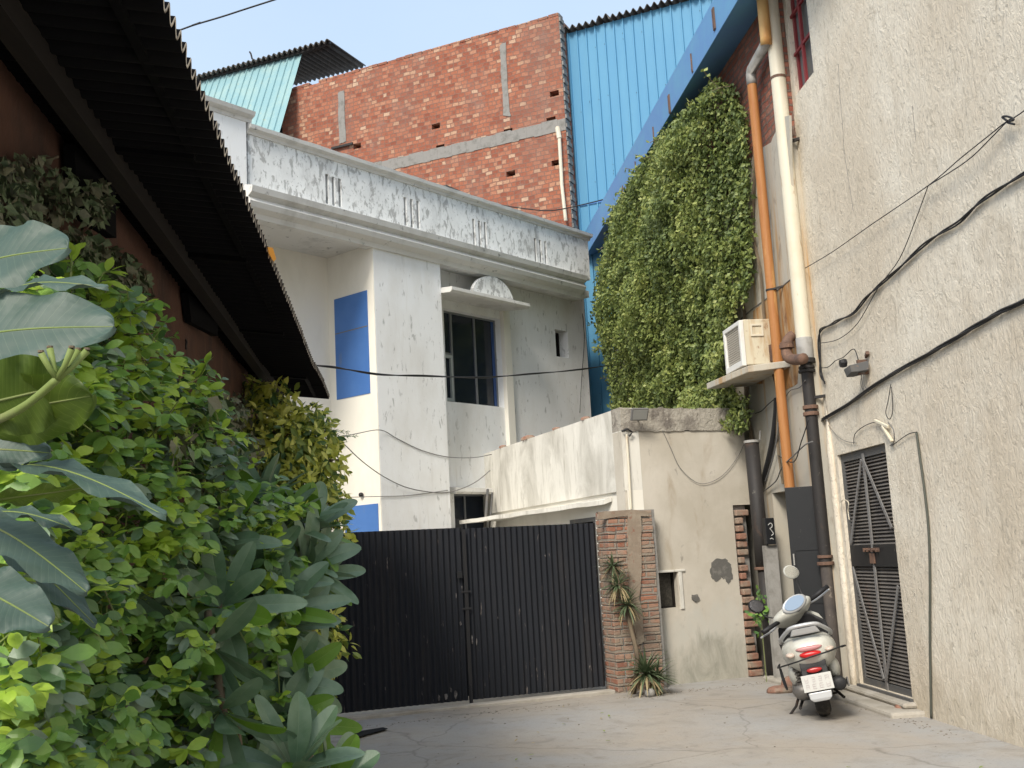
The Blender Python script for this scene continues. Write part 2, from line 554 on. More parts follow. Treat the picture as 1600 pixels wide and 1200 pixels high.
m_rough = rough_plaster()
add_damp(m_tan, [((.50, .49, .44), .95, .9), ((.22, .215, .17), .55, .8)])
m_strip = M('stained_render', (.50, .45, .36), .9,
            [(1.2, .40, .62, (.42, .40, .35), (1, 1, .4), 6, .4), (2.0, .52, .70, (.42, .25, .10), (3.5, 3.5, .22), 6, .3, .9),
             (8, .60, .72, (.25, .22, .18), (1, 1, .5), 6, .5, .7)],
            [(8, .4, .015, (1, 1, .6)), (50, .3, .005, (1, 1, 1))])
m_rust = M('rust_stain', (.36, .18, .06), .9, [(4, .42, .66, (.45, .36, .24), (3, 3, .4), 7, .5), (9, .55, .72, (.20, .10, .05), (1, 1, .4), 5)],
           [(12, .4, .01, (1, 1, .6))])
m_orange = M('rusty_orange_pipe', (.39, .17, .055), .6, [(6, .45, .7, (.33, .12, .03), (4, 4, .35), 6, .4), (3, .6, .7, (.56, .32, .12), (3, 3, .3), 5)],
             [(30, .2, .004, (1, 1, .3))], spec=.4)
m_ivory = M('ivory_pvc', (.66, .61, .49), .45, [(3, .5, .75, (.62, .53, .38), (1, 1, .6), 6), (11, .62, .70, (.38, .24, .12), (1, 1, .25), 6, .5, .8)],
            [(30, .1, .003, (1, 1, 1))], spec=.4)
m_greypvc = M('grey_pvc', (.36, .35, .33), .6, [(8, .5, .7, (.25, .24, .22), (1, 1, 1), 5)])
m_iron = M('black_cast_iron', (.026, .023, .022), .65, [(6, .58, .74, (.075, .045, .03), (1, 1, .7), 7, .4), (20, .66, .74, (.13, .12, .10), (1, 1, 1), 4)],
           [(30, .4, .005, (1, 1, 1))], spec=.4)
m_rustiron = M('brown_cast_iron', (.17, .10, .07), .75, [(7, .45, .65, (.09, .06, .05), (1, 1, 1), 6), (12, .6, .7, (.30, .17, .10), (1, 1, 1), 4)], [(30, .4, .005, (1, 1, 1))])
m_blackpaint = M('black_painted_steel', (.012, .013, .015), .5, [(3, .5, .75, (.02, .02, .022), (1, 1, .4), 6), (18, .66, .72, (.12, .10, .09), (1, 1, .6), 5)],
                 [(8, .15, .006, (1, 1, 1))], spec=.4)
m_gate = M('gate_steel', (.017, .019, .024), .7, [(2, .5, .75, (.028, .027, .029), (3, 3, .3), 6), (9, .66, .73, (.22, .19, .17), (2, 2, .5), 6, .3, .8)],
           [(10, .12, .006, (1, 1, 1))], spec=.18)
m_greysteel = M('grey_door_steel', (.10, .10, .10), .6, [(6, .5, .7, (.15, .135, .115), (1, 1, .5), 6), (20, .64, .7, (.20, .14, .10), (1, 1, 1), 4)], [(25, .2, .003, (1, 1, 1))])
m_louvre = M('dusty_louvre', (.15, .135, .12), .75, [(4, .45, .7, (.10, .09, .085), (1, 1, .6), 6), (2.5, .6, .72, (.20, .12, .09), (1, 1, .5), 5)])
m_cable = M('black_cable', (.02, .02, .022), .5)
m_greycable = M('grey_cable', (.16, .155, .15), .6)
m_dark = M('opening_shade_black', (.012, .012, .013), .9)  # near-black colour stands in for shade inside openings and passages
m_soffit = M('shade_black_roof_sheet', (.006, .006, .007), .8, [(3, .5, .8, (.009, .009, .009), (1, 6, 1), 4)], spec=.05)  # shade under the eaves is put into this near-black, rafters included
m_edge = M('sunlit_edge_paint', (.60, .54, .46), .8, [(14, .5, .6, (.12, .10, .09), (1, 1, 1), 4)])  # pale rim colour paints the sunlit tips of the roof edge
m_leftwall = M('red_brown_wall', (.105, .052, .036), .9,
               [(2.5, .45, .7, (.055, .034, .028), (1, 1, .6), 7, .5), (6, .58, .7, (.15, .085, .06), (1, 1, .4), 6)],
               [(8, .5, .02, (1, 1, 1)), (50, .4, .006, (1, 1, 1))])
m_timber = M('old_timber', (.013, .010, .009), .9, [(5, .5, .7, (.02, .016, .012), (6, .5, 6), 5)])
m_blueclad = M('blue_sheet', (.082, .265, .44), .5, [(1.5, .45, .75, (.105, .30, .46), (1, 1, .3), 5), (9, .64, .72, (.08, .25, .42), (2, 2, .4), 5)], spec=.35)
m_gutter = M('gutter_sheet', (.11, .26, .50), .5, [(2, .45, .7, (.12, .31, .50), (1, 1, 1), 5)], [(3, .1, .02, (1, 1, 1))], spec=.35)
m_teal = M('teal_sheet', (.22, .37, .40), .6, [(2, .45, .7, (.29, .42, .41), (1, 1, 1), 6), (10, .62, .7, (.33, .40, .33), (1, 1, 1), 5)])
m_tin = M('dark_roof_sheet', (.07, .065, .06), .85, [(5, .45, .7, (.12, .11, .10), (1, 1, 1), 6)], [(10, .2, .01, (1, 1, 1))])
m_bluepanel = M('blue_painted_panel', (.055, .155, .42), .45, [(1.5, .45, .7, (.07, .18, .46), (1, 1, 1), 4), (4, .62, .7, (.10, .17, .34), (1, 1, .3), 4)], spec=.4)


def glassm(name, c, rough=.12):
    m, nt, p = newmat(name)
    p.inputs['Base Color'].default_value = (*c, 1)
    p.inputs['Roughness'].default_value = rough
    p.inputs['Specular IOR Level'].default_value = .5
    b = nt.nodes.new('ShaderNodeBump'); b.inputs['Strength'].default_value = .08; b.inputs['Distance'].default_value = .02
    nt.links.new(noise(nt, tex(nt), 1.6, 2), b.inputs['Height'])
    nt.links.new(b.outputs[0], p.inputs['Normal'])
    return m


m_glass = glassm('tinted_glass', (.010, .016, .028))
m_glass2 = glassm('dusty_glass', (.14, .15, .15), .35)
m_alu = M('grey_aluminium', (.22, .23, .24), .5, metal=.3)
m_redpaint = M('maroon_paint', (.22, .035, .04), .5)
m_brickwall = brick_mat('brick_wall', [(0, (.25, .085, .055)), (.3, (.33, .118, .072)), (.6, (.39, .15, .09)), (.84, (.42, .19, .12)), (.95, (.48, .29, .19)), (1, (.58, .41, .29))],
                        (.22, .125, .095), bw=.155, bh=.088, ms=.010, smear=(.54, .78, (.25, .17, .14)), grime=(.50, .74, (.21, .135, .11)))
m_brickold = brick_mat('old_brick', [(0, (.25, .10, .07)), (.4, (.36, .16, .10)), (.75, (.42, .22, .15)), (1, (.38, .27, .21))],
                       (.27, .235, .20), bw=.24, bh=.088, ms=.014, bump=1, smear=(.46, .66, (.29, .25, .21)))
m_brickred = brick_mat('raw_red_brick', [(0, (.24, .085, .06)), (.5, (.30, .11, .08)), (1, (.36, .16, .11))],
                       (.17, .12, .10), bw=.24, bh=.088, ms=.016, bump=1.2, smear=(.50, .72, (.22, .17, .14)))
m_pillarbrick = brick_mat('pillar_brick', [(0, (.27, .11, .075)), (.4, (.36, .16, .10)), (.75, (.42, .22, .15)), (1, (.38, .27, .21))],
                        (.27, .235, .20), bw=.24, bh=.088, ms=.014, bump=1, smear=(.40, .58, (.31, .26, .205)))
m_loosebrick = M('loose_brick', (.29, .15, .105), .9, [(5, .42, .62, (.30, .245, .19), (1, 1, 1), 7), (14, .55, .7, (.18, .12, .09), (1, 1, 1), 5)], [(25, .6, .008, (1, 1, 1))])


def ground_mat():
    m, nt, p = newmat('worn_concrete_ground')
    v = tex(nt, 'Object')
    c = mixc(nt, ramp(nt, noise(nt, v, .45, 6, .6, .4), [(.40, 0.0), (.62, 1.0)]), (.36, .32, .27), (.335, .33, .32))
    c = mixc(nt, ramp(nt, noise(nt, tex(nt, 'Object', (1, 1, 1), (4, 4, 0)), 2.6, 8, .65, .6), [(.52, 0.0), (.68, .7)]), c, (.27, .245, .21))
    c = mixc(nt, ramp(nt, noise(nt, tex(nt, 'Object', (1, 1, 1), (9, 2, 0)), .8, 9, .7, .4), [(.50, 0.0), (.72, .6)]), c, (.40, .375, .335))
    c = mixc(nt, ramp(nt, noise(nt, tex(nt, 'Object', (1, 1, 1), (2, 7, 0)), 6, 9, .75, .2), [(.56, 0.0), (.64, .35)]), c, (.19, .17, .145))
    c = mixc(nt, ramp(nt, noise(nt, v, 45, 4), [(.58, 0.0), (.72, .5)]), c, (.20, .18, .16))
    vo = nt.nodes.new('ShaderNodeTexVoronoi'); vo.feature = 'DISTANCE_TO_EDGE'; vo.inputs['Scale'].default_value = .42
    wv = nt.nodes.new('ShaderNodeTexNoise'); wv.inputs['Scale'].default_value = 2.5; wv.inputs['Detail'].default_value = 7
    nt.links.new(v, wv.inputs['Vector'])
    av = nt.nodes.new('ShaderNodeVectorMath'); av.operation = 'MULTIPLY_ADD'; av.inputs[1].default_value = (.35, .35, 0)
    nt.links.new(wv.outputs[1], av.inputs[0]); nt.links.new(v, av.inputs[2])
    nt.links.new(av.outputs[0], vo.inputs['Vector'])
    c = mixc(nt, ramp(nt, vo.outputs['Distance'], [(.0, .5), (.005, .0)]), c, (.15, .135, .115))
    nt.links.new(c, p.inputs['Base Color'])
    p.inputs['Roughness'].default_value = .9
    p.inputs['Specular IOR Level'].default_value = .25
    b = nt.nodes.new('ShaderNodeBump'); b.inputs['Strength'].default_value = .5; b.inputs['Distance'].default_value = .03
    nt.links.new(noise(nt, v, 3.5, 9, .65), b.inputs['Height'])
    nt.links.new(b.outputs[0], p.inputs['Normal'])
    return m


m_ground = ground_mat()
m_soil = M('dark_soil', (.045, .035, .025), .95, [(9, .45, .7, (.08, .06, .045), (1, 1, 1), 6)], [(14, .8, .03, (1, 1, 1))])
m_step = M('step_concrete', (.42, .39, .34), .92, [(3, .45, .7, (.30, .27, .22), (1, 1, 1), 7)], [(12, .5, .02, (1, 1, 1))])

# foliage
lf_lime = leaf_mat('lime_leaf', (.33, .50, .05), (.46, .62, .09), .42, trans=.4)
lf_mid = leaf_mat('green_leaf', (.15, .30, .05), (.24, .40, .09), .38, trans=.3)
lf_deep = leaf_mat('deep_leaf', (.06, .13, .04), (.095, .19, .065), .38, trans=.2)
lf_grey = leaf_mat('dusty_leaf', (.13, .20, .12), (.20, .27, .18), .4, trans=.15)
lf_big = leaf_mat('big_glossy_leaf', (.045, .080, .062), (.07, .11, .09), .50, True, .1, .35, (.14, .19, .13))
lf_big2 = leaf_mat('big_under_leaf', (.07, .12, .012), (.10, .155, .018), .45, True, .4, .4, (.24, .30, .07))
lf_plum = leaf_mat('plumeria_leaf', (.10, .18, .095), (.18, .265, .17), .38, True, .15, .5, (.20, .28, .17))
lf_plum2 = leaf_mat('plumeria_young_leaf', (.10, .21, .018), (.15, .28, .035), .38, True, .3, .4, (.18, .30, .06))
lf_gold = leaf_mat('golden_leaf', (.56, .60, .07), (.74, .74, .24), .5, trans=.4)
lf_olive = leaf_mat('olive_leaf', (.19, .26, .045), (.28, .34, .08), .5, trans=.25)
lf_wall = leaf_mat('dark_creeper_leaf', (.075, .105, .05), (.11, .15, .07), .6, trans=.1)  # dark green leaf of the wall creeper
lf_wall2 = leaf_mat('dry_creeper_leaf', (.10, .105, .065), (.15, .145, .09), .7, trans=.1)
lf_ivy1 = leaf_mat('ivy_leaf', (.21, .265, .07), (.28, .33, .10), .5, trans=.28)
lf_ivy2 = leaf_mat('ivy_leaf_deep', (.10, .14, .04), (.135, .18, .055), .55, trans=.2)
lf_ivy3 = leaf_mat('ivy_leaf_young', (.34, .39, .11), (.43, .46, .16), .5, trans=.3)
lf_yucca = leaf_mat('yucca_leaf', (.08, .12, .06), (.15, .19, .10), .5, trans=.1)
lf_dry = leaf_mat('dry_blade', (.40, .32, .18), (.30, .24, .13), .8, trans=.1)
m_bark = M('bark', (.16, .125, .085), .9, [(10, .45, .7, (.09, .07, .05), (1, 1, .4), 6)], [(20, .6, .01, (1, 1, .4))])
m_twig = M('green_twig', (.17, .22, .06), .6, [(9, .5, .7, (.22, .23, .11), (1, 1, 1), 4)])
m_cane = M('yellow_cane', (.42, .38, .14), .6, [(6, .5, .7, (.28, .27, .08), (1, 1, .4), 4)])


# ------------------------------------------------------------------ generic leaf
def obo(t, pk=.6):
    if t <= 0 or t >= 1: return 0.0
    if t < pk: return max(0.0, math.sin(math.pi / 2 * t / pk)) ** .85
    return math.sqrt(max(0.0, 1 - ((t - pk) / (1 - pk)) ** 2.2))


def leaf(mb, base, d, side, L, W, bend=.15, fold=.15, pw=1.0, segs=4, mi=0, twist=0, rd=.75):
    """base point, unit direction, unit side vector; bend droops the tip along -normal"""
    nrm = side.cross(d).normalized()
    b0 = len(mb.v)
    for i in range(segs + 1):
        t = i / segs
        if rd < .63:
            t = math.sin(math.pi / 2 * t) ** .9
            ww = W * .5 * max(.03, obo(t))
        else:
            ww = W * .5 * (math.sin(math.pi * min(1, max(0, t)) ** pw) ** rd if 0 < t < 1 else 0.02)
        c = base + d * (L * t) - nrm * (bend * L * t * t)
        s = side
        if twist: s = (side * math.cos(twist * t) + nrm * math.sin(twist * t))
        mb.v.append(c - s * ww + nrm * (fold * ww))
        mb.v.append(c)
        mb.v.append(c + s * ww + nrm * (fold * ww))
    for i in range(segs):
        a = b0 + i * 3
        t0, t1 = i / segs, (i + 1) / segs
        mb.f.append((a, a + 1, a + 4, a + 3)); mb.uv.append([(-1, t0), (0, t0), (0, t1), (-1, t1)]); mb.mi.append(mi)
        mb.f.append((a + 1, a + 2, a + 5, a + 4)); mb.uv.append([(0, t0), (1, t0), (1, t1), (0, t1)]); mb.mi.append(mi)


def rdir(r=rnd):
    z = r.uniform(-1, 1); a = r.uniform(0, 2 * math.pi); q = math.sqrt(1 - z * z)
    return Vector((q * math.cos(a), q * math.sin(a), z))


def inpoly(x, y, poly):
    c = False
    j = len(poly) - 1
    for i in range(len(poly)):
        xi, yi = poly[i]; xj, yj = poly[j]
        if (yi > y) != (yj > y) and x < (xj - xi) * (y - yi) / (yj - yi) + xi: c = not c
        j = i
    return c


def smooth_path(pts, k=6):
    """Catmull-Rom through points"""
    pts = [Vector(p) for p in pts]
    out = []
    for i in range(len(pts) - 1):
        p0 = pts[max(i - 1, 0)]; p1 = pts[i]; p2 = pts[i + 1]; p3 = pts[min(i + 2, len(pts) - 1)]
        for j in range(k):
            t = j / k
            out.append(.5 * ((2 * p1) + (p2 - p0) * t + (2 * p0 - 5 * p1 + 4 * p2 - p3) * t * t + (3 * p1 - p0 - 3 * p2 + p3) * t ** 3))
    out.append(pts[-1])
    return out

# ================================================================== SETTING
mb = MB()
G0 = 120
N_ = 60
# ground sheet; a fine patch near the camera carries gentle unevenness
xs = [-G0, -40, -12] + [-6 + i * .25 for i in range(49)] + [12, 40, G0]
ys = [-G0, -30, -8] + [-1 + i * .25 for i in range(85)] + [30, 60, G0]
idx = {}
for j, y in enumerate(ys):
    for i, x in enumerate(xs):
        z = 0.0
        if -6 < x < 6 and -1 < y < 20:
            z = .012 * mnoise.noise(Vector((x * .7, y * .7, 0)))
        idx[i, j] = len(mb.v)
        mb.v.append(Vector((x, y, z)))
for j in range(len(ys) - 1):
    for i in range(len(xs) - 1):
        mb.f.append((idx[i, j], idx[i + 1, j], idx[i + 1, j + 1], idx[i, j + 1]))
        mb.uv.append([(0, 0)] * 4); mb.mi.append(0)
tag(mb.obj('ground', m_ground, smooth=True), kind='structure')

# planting bed along the left building
mb = MB()
mb.box(FE, -14, -1.6, -.62, .30, -.05, .08)
tag(mb.obj('planting_bed', m_soil), kind='structure')

# drain opening and broken slab in front of the gate
mb = MB()
dr = [gnd(*p, .016) for p in ((505, 1150), (560, 1143), (598, 1137), (606, 1139), (560, 1152), (546, 1165), (530, 1168), (506, 1160))]
mb.prism([p - Vector((0, 0, .0)) for p in dr], (0, 0, .004))
tag(mb.obj('drain', m_dark), kind='structure')  # thin black plate carries the darkness of the opening as colour
mb = MB()
a = gnd(504, 1136); b_ = gnd(948, 1088)
sl = [gnd(*p, 0) for p in ((497, 1137), (960, 1090), (944, 1083), (495, 1130))]
mb.box(FG, -.05, 3.25, .03, .17, -.02, .035)
tag(mb.obj('gate_threshold', m_step, bevel=.012), kind='structure')
mb = MB()
q = [gnd(*p, .05) for p in ((521, 1138), (536, 1134), (532, 1200), (500, 1200), (505, 1175))]
mb.prism([p - Vector((0, 0, .06)) for p in q], (0, 0, .075))
tag(mb.obj('drain_slab', m_concrete, bevel=.01), kind='structure')

# ================================================================== CORRUGATED STEEL GATE
def corrugated(mb, P0, U, V, Nn, LU, LV, pitch, amp, kind='sine', thick=0.0, seg=6, mi=0, sag=None):
    """sheet from P0; waves repeat along U; runs along V; normal Nn"""
    n = max(1, int(LU / pitch * seg))
    pts = []
    for i in range(n + 1):
        u = LU * i / n
        ph = (u / pitch) % 1.0
        if kind == 'sine': h = amp * math.sin(2 * math.pi * ph)
        elif kind == 'box':      # narrow raised ribs on a flat sheet
            h = amp * (1 if ph < .10 else (1 - (ph - .10) / .05) if ph < .15 else 0 if ph < .95 else (ph - .95) / .05)
        pts.append((u, h))
    nv = 4
    b0 = len(mb.v)
    for (u, h) in pts:
        for j in range(nv + 1):
            v = LV * j / nv
            s_ = sag(u, v) if sag else 0
            mb.v.append(P0 + U * u + V * v + Nn * (h + s_))
    for i in range(n):
        for j in range(nv):
            a = b0 + i * (nv + 1) + j
            mb.f.append((a, a + nv + 1, a + nv + 2, a + 1))
            mb.uv.append([(pts[i][0], 0)] * 4); mb.mi.append(mi)


gate = thing('corrugated_gate', 'wide black corrugated steel gate closed across the lane', 'gate', FG.P(1.5, 0, 0))
GW = 3.22
for k, (u0, u1) in enumerate(((.0, 1.602), (1.606, GW))):
    mb = MB()
    zt = 1.88
    corrugated(mb, FG.P(u0, -.02, .06), FG.D, Vector((0, 0, 1)), FG.N, u1 - u0, zt - .06 + (.012 if k == 0 else 0), .068, .013, seg=8,
               sag=lambda u, v: .012 * mnoise.noise(Vector((u * 1.6 + k * 5, v * 1.2, 0))))
    leafp = mb.obj('gate_leaf', m_gate, gate, smooth=True)
    mb = MB()
    mb.box(FG, u0, u1, -.085, -.045, .10, .15)
    mb.box(FG, u0, u1, -.085, -.045, 1.80, 1.85)
    mb.box(FG, u0, u1, -.085, -.045, .95, 1.0)
    mb.box(FG, u0, u0 + .04, -.083, -.043, .15, .95); mb.box(FG, u1 - .04, u1, -.083, -.043, .15, .95)
    mb.box(FG, u0, u0 + .04, -.083, -.043, 1.0, 1.80); mb.box(FG, u1 - .04, u1, -.083, -.043, 1.0, 1.80)
    mb.obj('gate_frame', m_blackpaint, leafp)
mb = MB()
mb.box(FG, 1.60, 1.64, .012, .02, .02, 1.87)
mb.bar(FG.P(1.62, .03, -.0), FG.P(1.62, .03, .22), .016, .016)
mb.obj('drop_bolt', m_cable, gate)
for z in (1.02, 1.20):
    mb = MB(); mb.bar(FG.P(1.56, .022, z), FG.P(1.67, .022, z), .012, .022)
    mb.obj('latch', m_cable, gate, bevel=.004)
mb = MB(); mb.box(FG, 1.52, 1.58, .015, .035, 1.35, 1.42); mb.obj('padlock', m_blackpaint, gate, bevel=.004)
m_flake = M('flaked_grey', (.17, .16, .155), .9, [(20, .45, .6, (.07, .065, .065), (1, 1, 1), 5)])
# paper / paint scrapes on the sheet
mb = MB()
for (x, y, w_, h_) in ((712, 1085, .05, .10), (697, 1088, .04, .08), (686, 1090, .03, .07), (738, 1000, .02, .11), (745, 1003, .015, .08),
                       (713, 930, .015, .06), (722, 918, .012, .05), (720, 975, .03, .05), (852, 868, .015, .03), (778, 965, .012, .03), (705, 1078, .02, .05)):
    u, z = FG.px(x, y, .0)
    c = FG.P(u, -.006, z)
    pts = [c + FG.D * (math.cos(a) * w_ * rnd.uniform(.3, .6)) + Vector((0, 0, math.sin(a) * h_ * rnd.uniform(.3, .6))) for a in [i * math.pi / 4 for i in range(8)]]
    mb.prism(pts, FG.N * .002)
    mb.obj('flaked_paint', m_flake, gate)
    mb = MB()
mb.obj('flaked_paint', M('flaked_grey', (.17, .16, .155), .9, [(20, .45, .6, (.07, .065, .065), (1, 1, 1), 5)]), gate)

# left pillar of the gate and right brick pillar
mb = MB()
mb.box(FG, -.34, -.03, -.25, .06, -.02, 1.75)
tag(mb.obj('gate_pillar', m_brickold, loc=FG.P(-.2, 0, 0), bevel=.012), 'slim brick gate pillar half hidden by leaves at the left end of the gate', 'pillar')

pil = thing('brick_pillar', 'worn red brick pillar with mortar scabs at the right end of the black gate', 'pillar', FG.P(3.55, 0, 0))
mb = MB()
PB0, PB1 = 3.27, 3.90
rows = 23
rr = random.Random(3)
z = -.02
while z < 1.98:
    hh = .078
    u = PB0 + (.0 if int(z * 100) % 2 else .0)
    odd = int(round(z / .088)) % 2
    widths = [.225, .105, .225] if odd else [.105, .225, .225]
    for wb in widths:
        j = rr.uniform(-.008, .008)
        mb.box(FG, u + .004, min(u + wb, PB1), -.12, .185 + j, z, z + hh)
        u += wb + .013
    z += .088
mb.obj('brickwork', m_pillarbrick, pil, bevel=.006)
mb = MB()
mb.box(FG, PB0 + .012, PB1 - .012, -.10, .172, -.02, 2.0)
mb.obj('mortar', m_patch, pil)


def scab(mb, fr, pts, n0, n1, r=rnd):
    """irregular slab following px points on a frame"""
    P3 = []
    for (x, y) in pts:
        u, z = fr.px(x, y, n1)
        P3.append(fr.P(u, n0, z))
    mb.prism(P3, fr.N * (n1 - n0))


def wobble(pts, amp, k=4, r=rnd):
    out = []
    n = len(pts)
    for i in range(n):
        a, b = pts[i], pts[(i + 1) % n]
        for j in range(k):
            t = j / k
            out.append((a[0] + (b[0] - a[0]) * t + r.uniform(-amp, amp), a[1] + (b[1] - a[1]) * t + r.uniform(-amp, amp)))
    return out


mb = MB()
scab(mb, FG, wobble([(983, 800), (1000, 806), (1003, 850), (1000, 935), (1008, 1000), (996, 1010), (985, 940), (981, 870)], 1.6), .16, .207)
scab(mb, FG, wobble([(934, 800), (960, 797), (1012, 798), (1014, 806), (975, 806), (935, 812)], 1.2), .16, .200)
mb.obj('mortar_scab', M('brown_mortar', (.27, .215, .165), .95, [(6, .45, .65, (.33, .28, .22), (1, 1, 1), 7), (14, .6, .7, (.25, .13, .09), (1, 1, 1), 5)], [(18, .7, .012, (1, 1, 1))]), pil)

# ================================================================== LOW PLASTERED HOUSE BESIDE THE GATE
house = thing('plastered_house', 'low flat-roofed house of streaky plaster beside the black gate', 'house', FG.P(4.5, -1, 0))
H = 3.20
U0, U1 = 3.62, 5.30
hw = []
for (x, y) in ((1021, 896), (1062, 949)):
    hw.append(FG.px(x, y, 0))
wx0, wz1 = hw[0]; wx1, wz0 = hw[1]
mb = MB()
UB = 5.05
mb.wall(FG, U0, U1, -.23, 0, .95, H - .27, [(wx0, wx1, wz0, wz1), (UB, U1 + 1, .9, 2.02)])
mb.obj('front_wall', m_tan, house)
mb = MB()
mb.wall(FG, U0, UB + .02, -.23, 0, -.05, .95, [(wx0, wx1, wz0, 2)])
mb.obj('front_wall', m_tan, house)
# rough unplastered band at the roof edge
mb = MB()
nu = 44
for i in range(nu):
    a = U0 + (U1 - U0) * i / nu; b = U0 + (U1 - U0) * (i + 1) / nu
    t0 = H + .015 * mnoise.noise(Vector((a * 4, 0, 0))) + (.0 if i % 7 else .012)
    zb = H - .27 - .035 * mnoise.noise(Vector((a * 7, 3, 0)))
    nn_ = .018 + .012 * mnoise.noise(Vector((a * 6, 8, 0)))
    mb.box(FG, a, b, -.23, nn_, zb, t0)
mb.obj('roof_band', m_band, house)
# left side with canopy
sL = 6.2
dh = [FS.px(909, 812, 0), FS.px(872, 830, 0)]
mb = MB()
mb.wall(FS, 0.0, sL, -.23, 0.0, 2.24, H + .01)
mb.obj('side_parapet', m_shedside, house)
mb = MB()
mb.wall(FS, 0.0, sL, -.23, -.03, -.05, 2.24, [(.95, 1.75, -1, 1.98), (2.3, 3.1, 1.3, 1.93)])
so = mb.obj('side_wall', m_cream, house)
mb = MB()
mb.wall(FS, .95, 1.75, -.12, -.02, -.05, 1.98, [(1.0, 1.70, -1, 1.93)])
mb.obj('door_frame', m_greysteel, house)
mb = MB()
mb.wall(FS, 2.3, 3.1, -.12, -.02, 1.3, 1.93, [(2.35, 3.05, 1.35, 1.88)])
mb.obj('window_frame', m_greysteel, house)
mb = MB()
ca, cb2 = FS.P(.42, -.02, 2.2), FS.P(4.70, -.02, 2.2)
cn, cf = atY(944, 788, 13.0), atY(718, 819, 16.55)
nseg = 20
for i in range(nseg):
    t0_, t1_ = i / nseg, (i + 1) / nseg
    q = []
    for t in (t0_, t1_):
        dz = .010 * mnoise.noise(Vector((t * 9, 0, 4)))
        a_ = ca.lerp(cb2, t); b_ = cn.lerp(cf, t)
        q.append((Vector((a_.x, a_.y, b_.z + .03 + dz)), Vector((b_.x, b_.y, b_.z + dz))))
    mb.prism([q[0][0], q[0][1], q[1][1], q[1][0]], (0, 0, .055))
mb.obj('canopy', m_shedside, house)
# shell: roof slab, back, inside dark
mb = MB()
c1 = FS.P(sL, -.115, 0); c2 = FG.P(U1, -.1, 0); c3 = FG.P(U1, -6.0, 0)
P4 = [FS.P(.1, -.12, 2.9), c1 + Vector((0, 0, 2.9)), c3 + Vector((0, 0, 2.9)), c2 + Vector((0, 0, 2.9))]
mb.prism(P4, (0, 0, .1))
mb.obj('roof', m_concrete, house)
mb = MB()
mb.box(FG, U0 + .25, U1 - .1, -1.0, -.9, -.05, 2.8)
mb.box(FS, .3, sL - .1, -1.1, -1.0, -.05, 2.8)
mb.obj('inner_wall', m_dark, house)
# window hole details
mb = MB()
mb.wall(FG, wx0 - .03, wx1 + .03, -.16, -.09, wz0 - .03, wz1 + .03, [(wx0 + .015, wx1 - .015, wz0 + .015, wz1 - .015)])
wf = mb.obj('window', m_timber, house)
mb = MB()
mb.box(FG, wx0 + .015, wx1 - .015, -.15, -.14, wz0 + .015, wz1 - .015)
mb.obj('mesh_screen', M('mesh_screen', (.055, .050, .042), .8, [(40, .45, .6, (.085, .078, .062), (1, 1, 1), 2)]), wf)
mb = MB()
mb.box(FG, wx1 + .01, wx1 + .055, 0, .018, wz0 - .02, wz1 + .0)
mb.box(FG, wx0 - .03, wx1 + .10, 0, .020, wz1 + .003, wz1 + .028)
mb.obj('window_surround', m_shedside, house, bevel=.004)
# dark scars in the plaster
mb = MB()
scab(mb, FG, wobble([(1113, 877), (1124, 872), (1136, 874), (1143, 884), (1145, 905), (1138, 912), (1134, 905), (1128, 903), (1120, 908), (1112, 903), (1110, 890)], 1.5), -.002, .004)
mb.obj('plaster_scar', m_scar, house)
mb = MB()
scab(mb, FG, wobble([(1082, 930), (1090, 929), (1094, 936), (1089, 941), (1082, 937)], .8), -.002, .016)
mb.obj('plaster_scar', m_scar, house)
# toothed broken bricks at the right end
mb = MB()
z = .0
i = 0
rr = random.Random(11)
while z < 1.93:
    ext = rr.choice([.10, .17, .13, .20, .15])
    mb.box(FG, UB + .021, UB + ext, -.16 + rr.uniform(-.02, .02), .02 + rr.uniform(-.02, .035), z + .008, z + .08)
    z += .094
mb.obj('broken_brick_edge', m_loosebrick, house, bevel=.012)
mb = MB()
mb.box(FG, UB + .021, U1 - .05, -.2, -.05, -.02, 2.01)
mb.obj('wall_core', m_patch, house)

# crumbs of brick left on the parapet
for i, (t, s_, lb) in enumerate(((.085, .07, 'small pink brick chunk on the house parapet, close to the blue cladding'),
                                 (.40, .06, 'brown brick crumb on the parapet, second from the floodlight'),
                                 (.62, .09, 'pair of rusty brick bits on the parapet top, just right of the white fin'),
                                 (.88, .07, 'dark brick crumb at the far low end of the parapet'))):
    u = {0: 1.05, 1: 2.05, 2: 3.1, 3: 4.25}[i]
    mb = MB()
    c = FS.P(u, -.04, H + .01)
    for k in range(1 + (i == 2)):
        rr = random.Random(20 + i + k)
        cc = c + FS.D * (.12 * k)
        ring = []
        for hz, sc_ in ((0, 1), (.5, .95), (.8, .5)):
            ring.append([cc + Vector((math.cos(a) * s_ * sc_ * rr.uniform(.8, 1.1), math.sin(a) * s_ * .6 * sc_ * rr.uniform(.8, 1.1), s_ * .8 * hz)) for a in [j * math.pi / 3 for j in range(6)]])
        mb.loft(ring)
    tag(mb.obj('brick_chunk', m_loosebrick, loc=c), lb, 'brick', 'brick crumbs on the parapet')

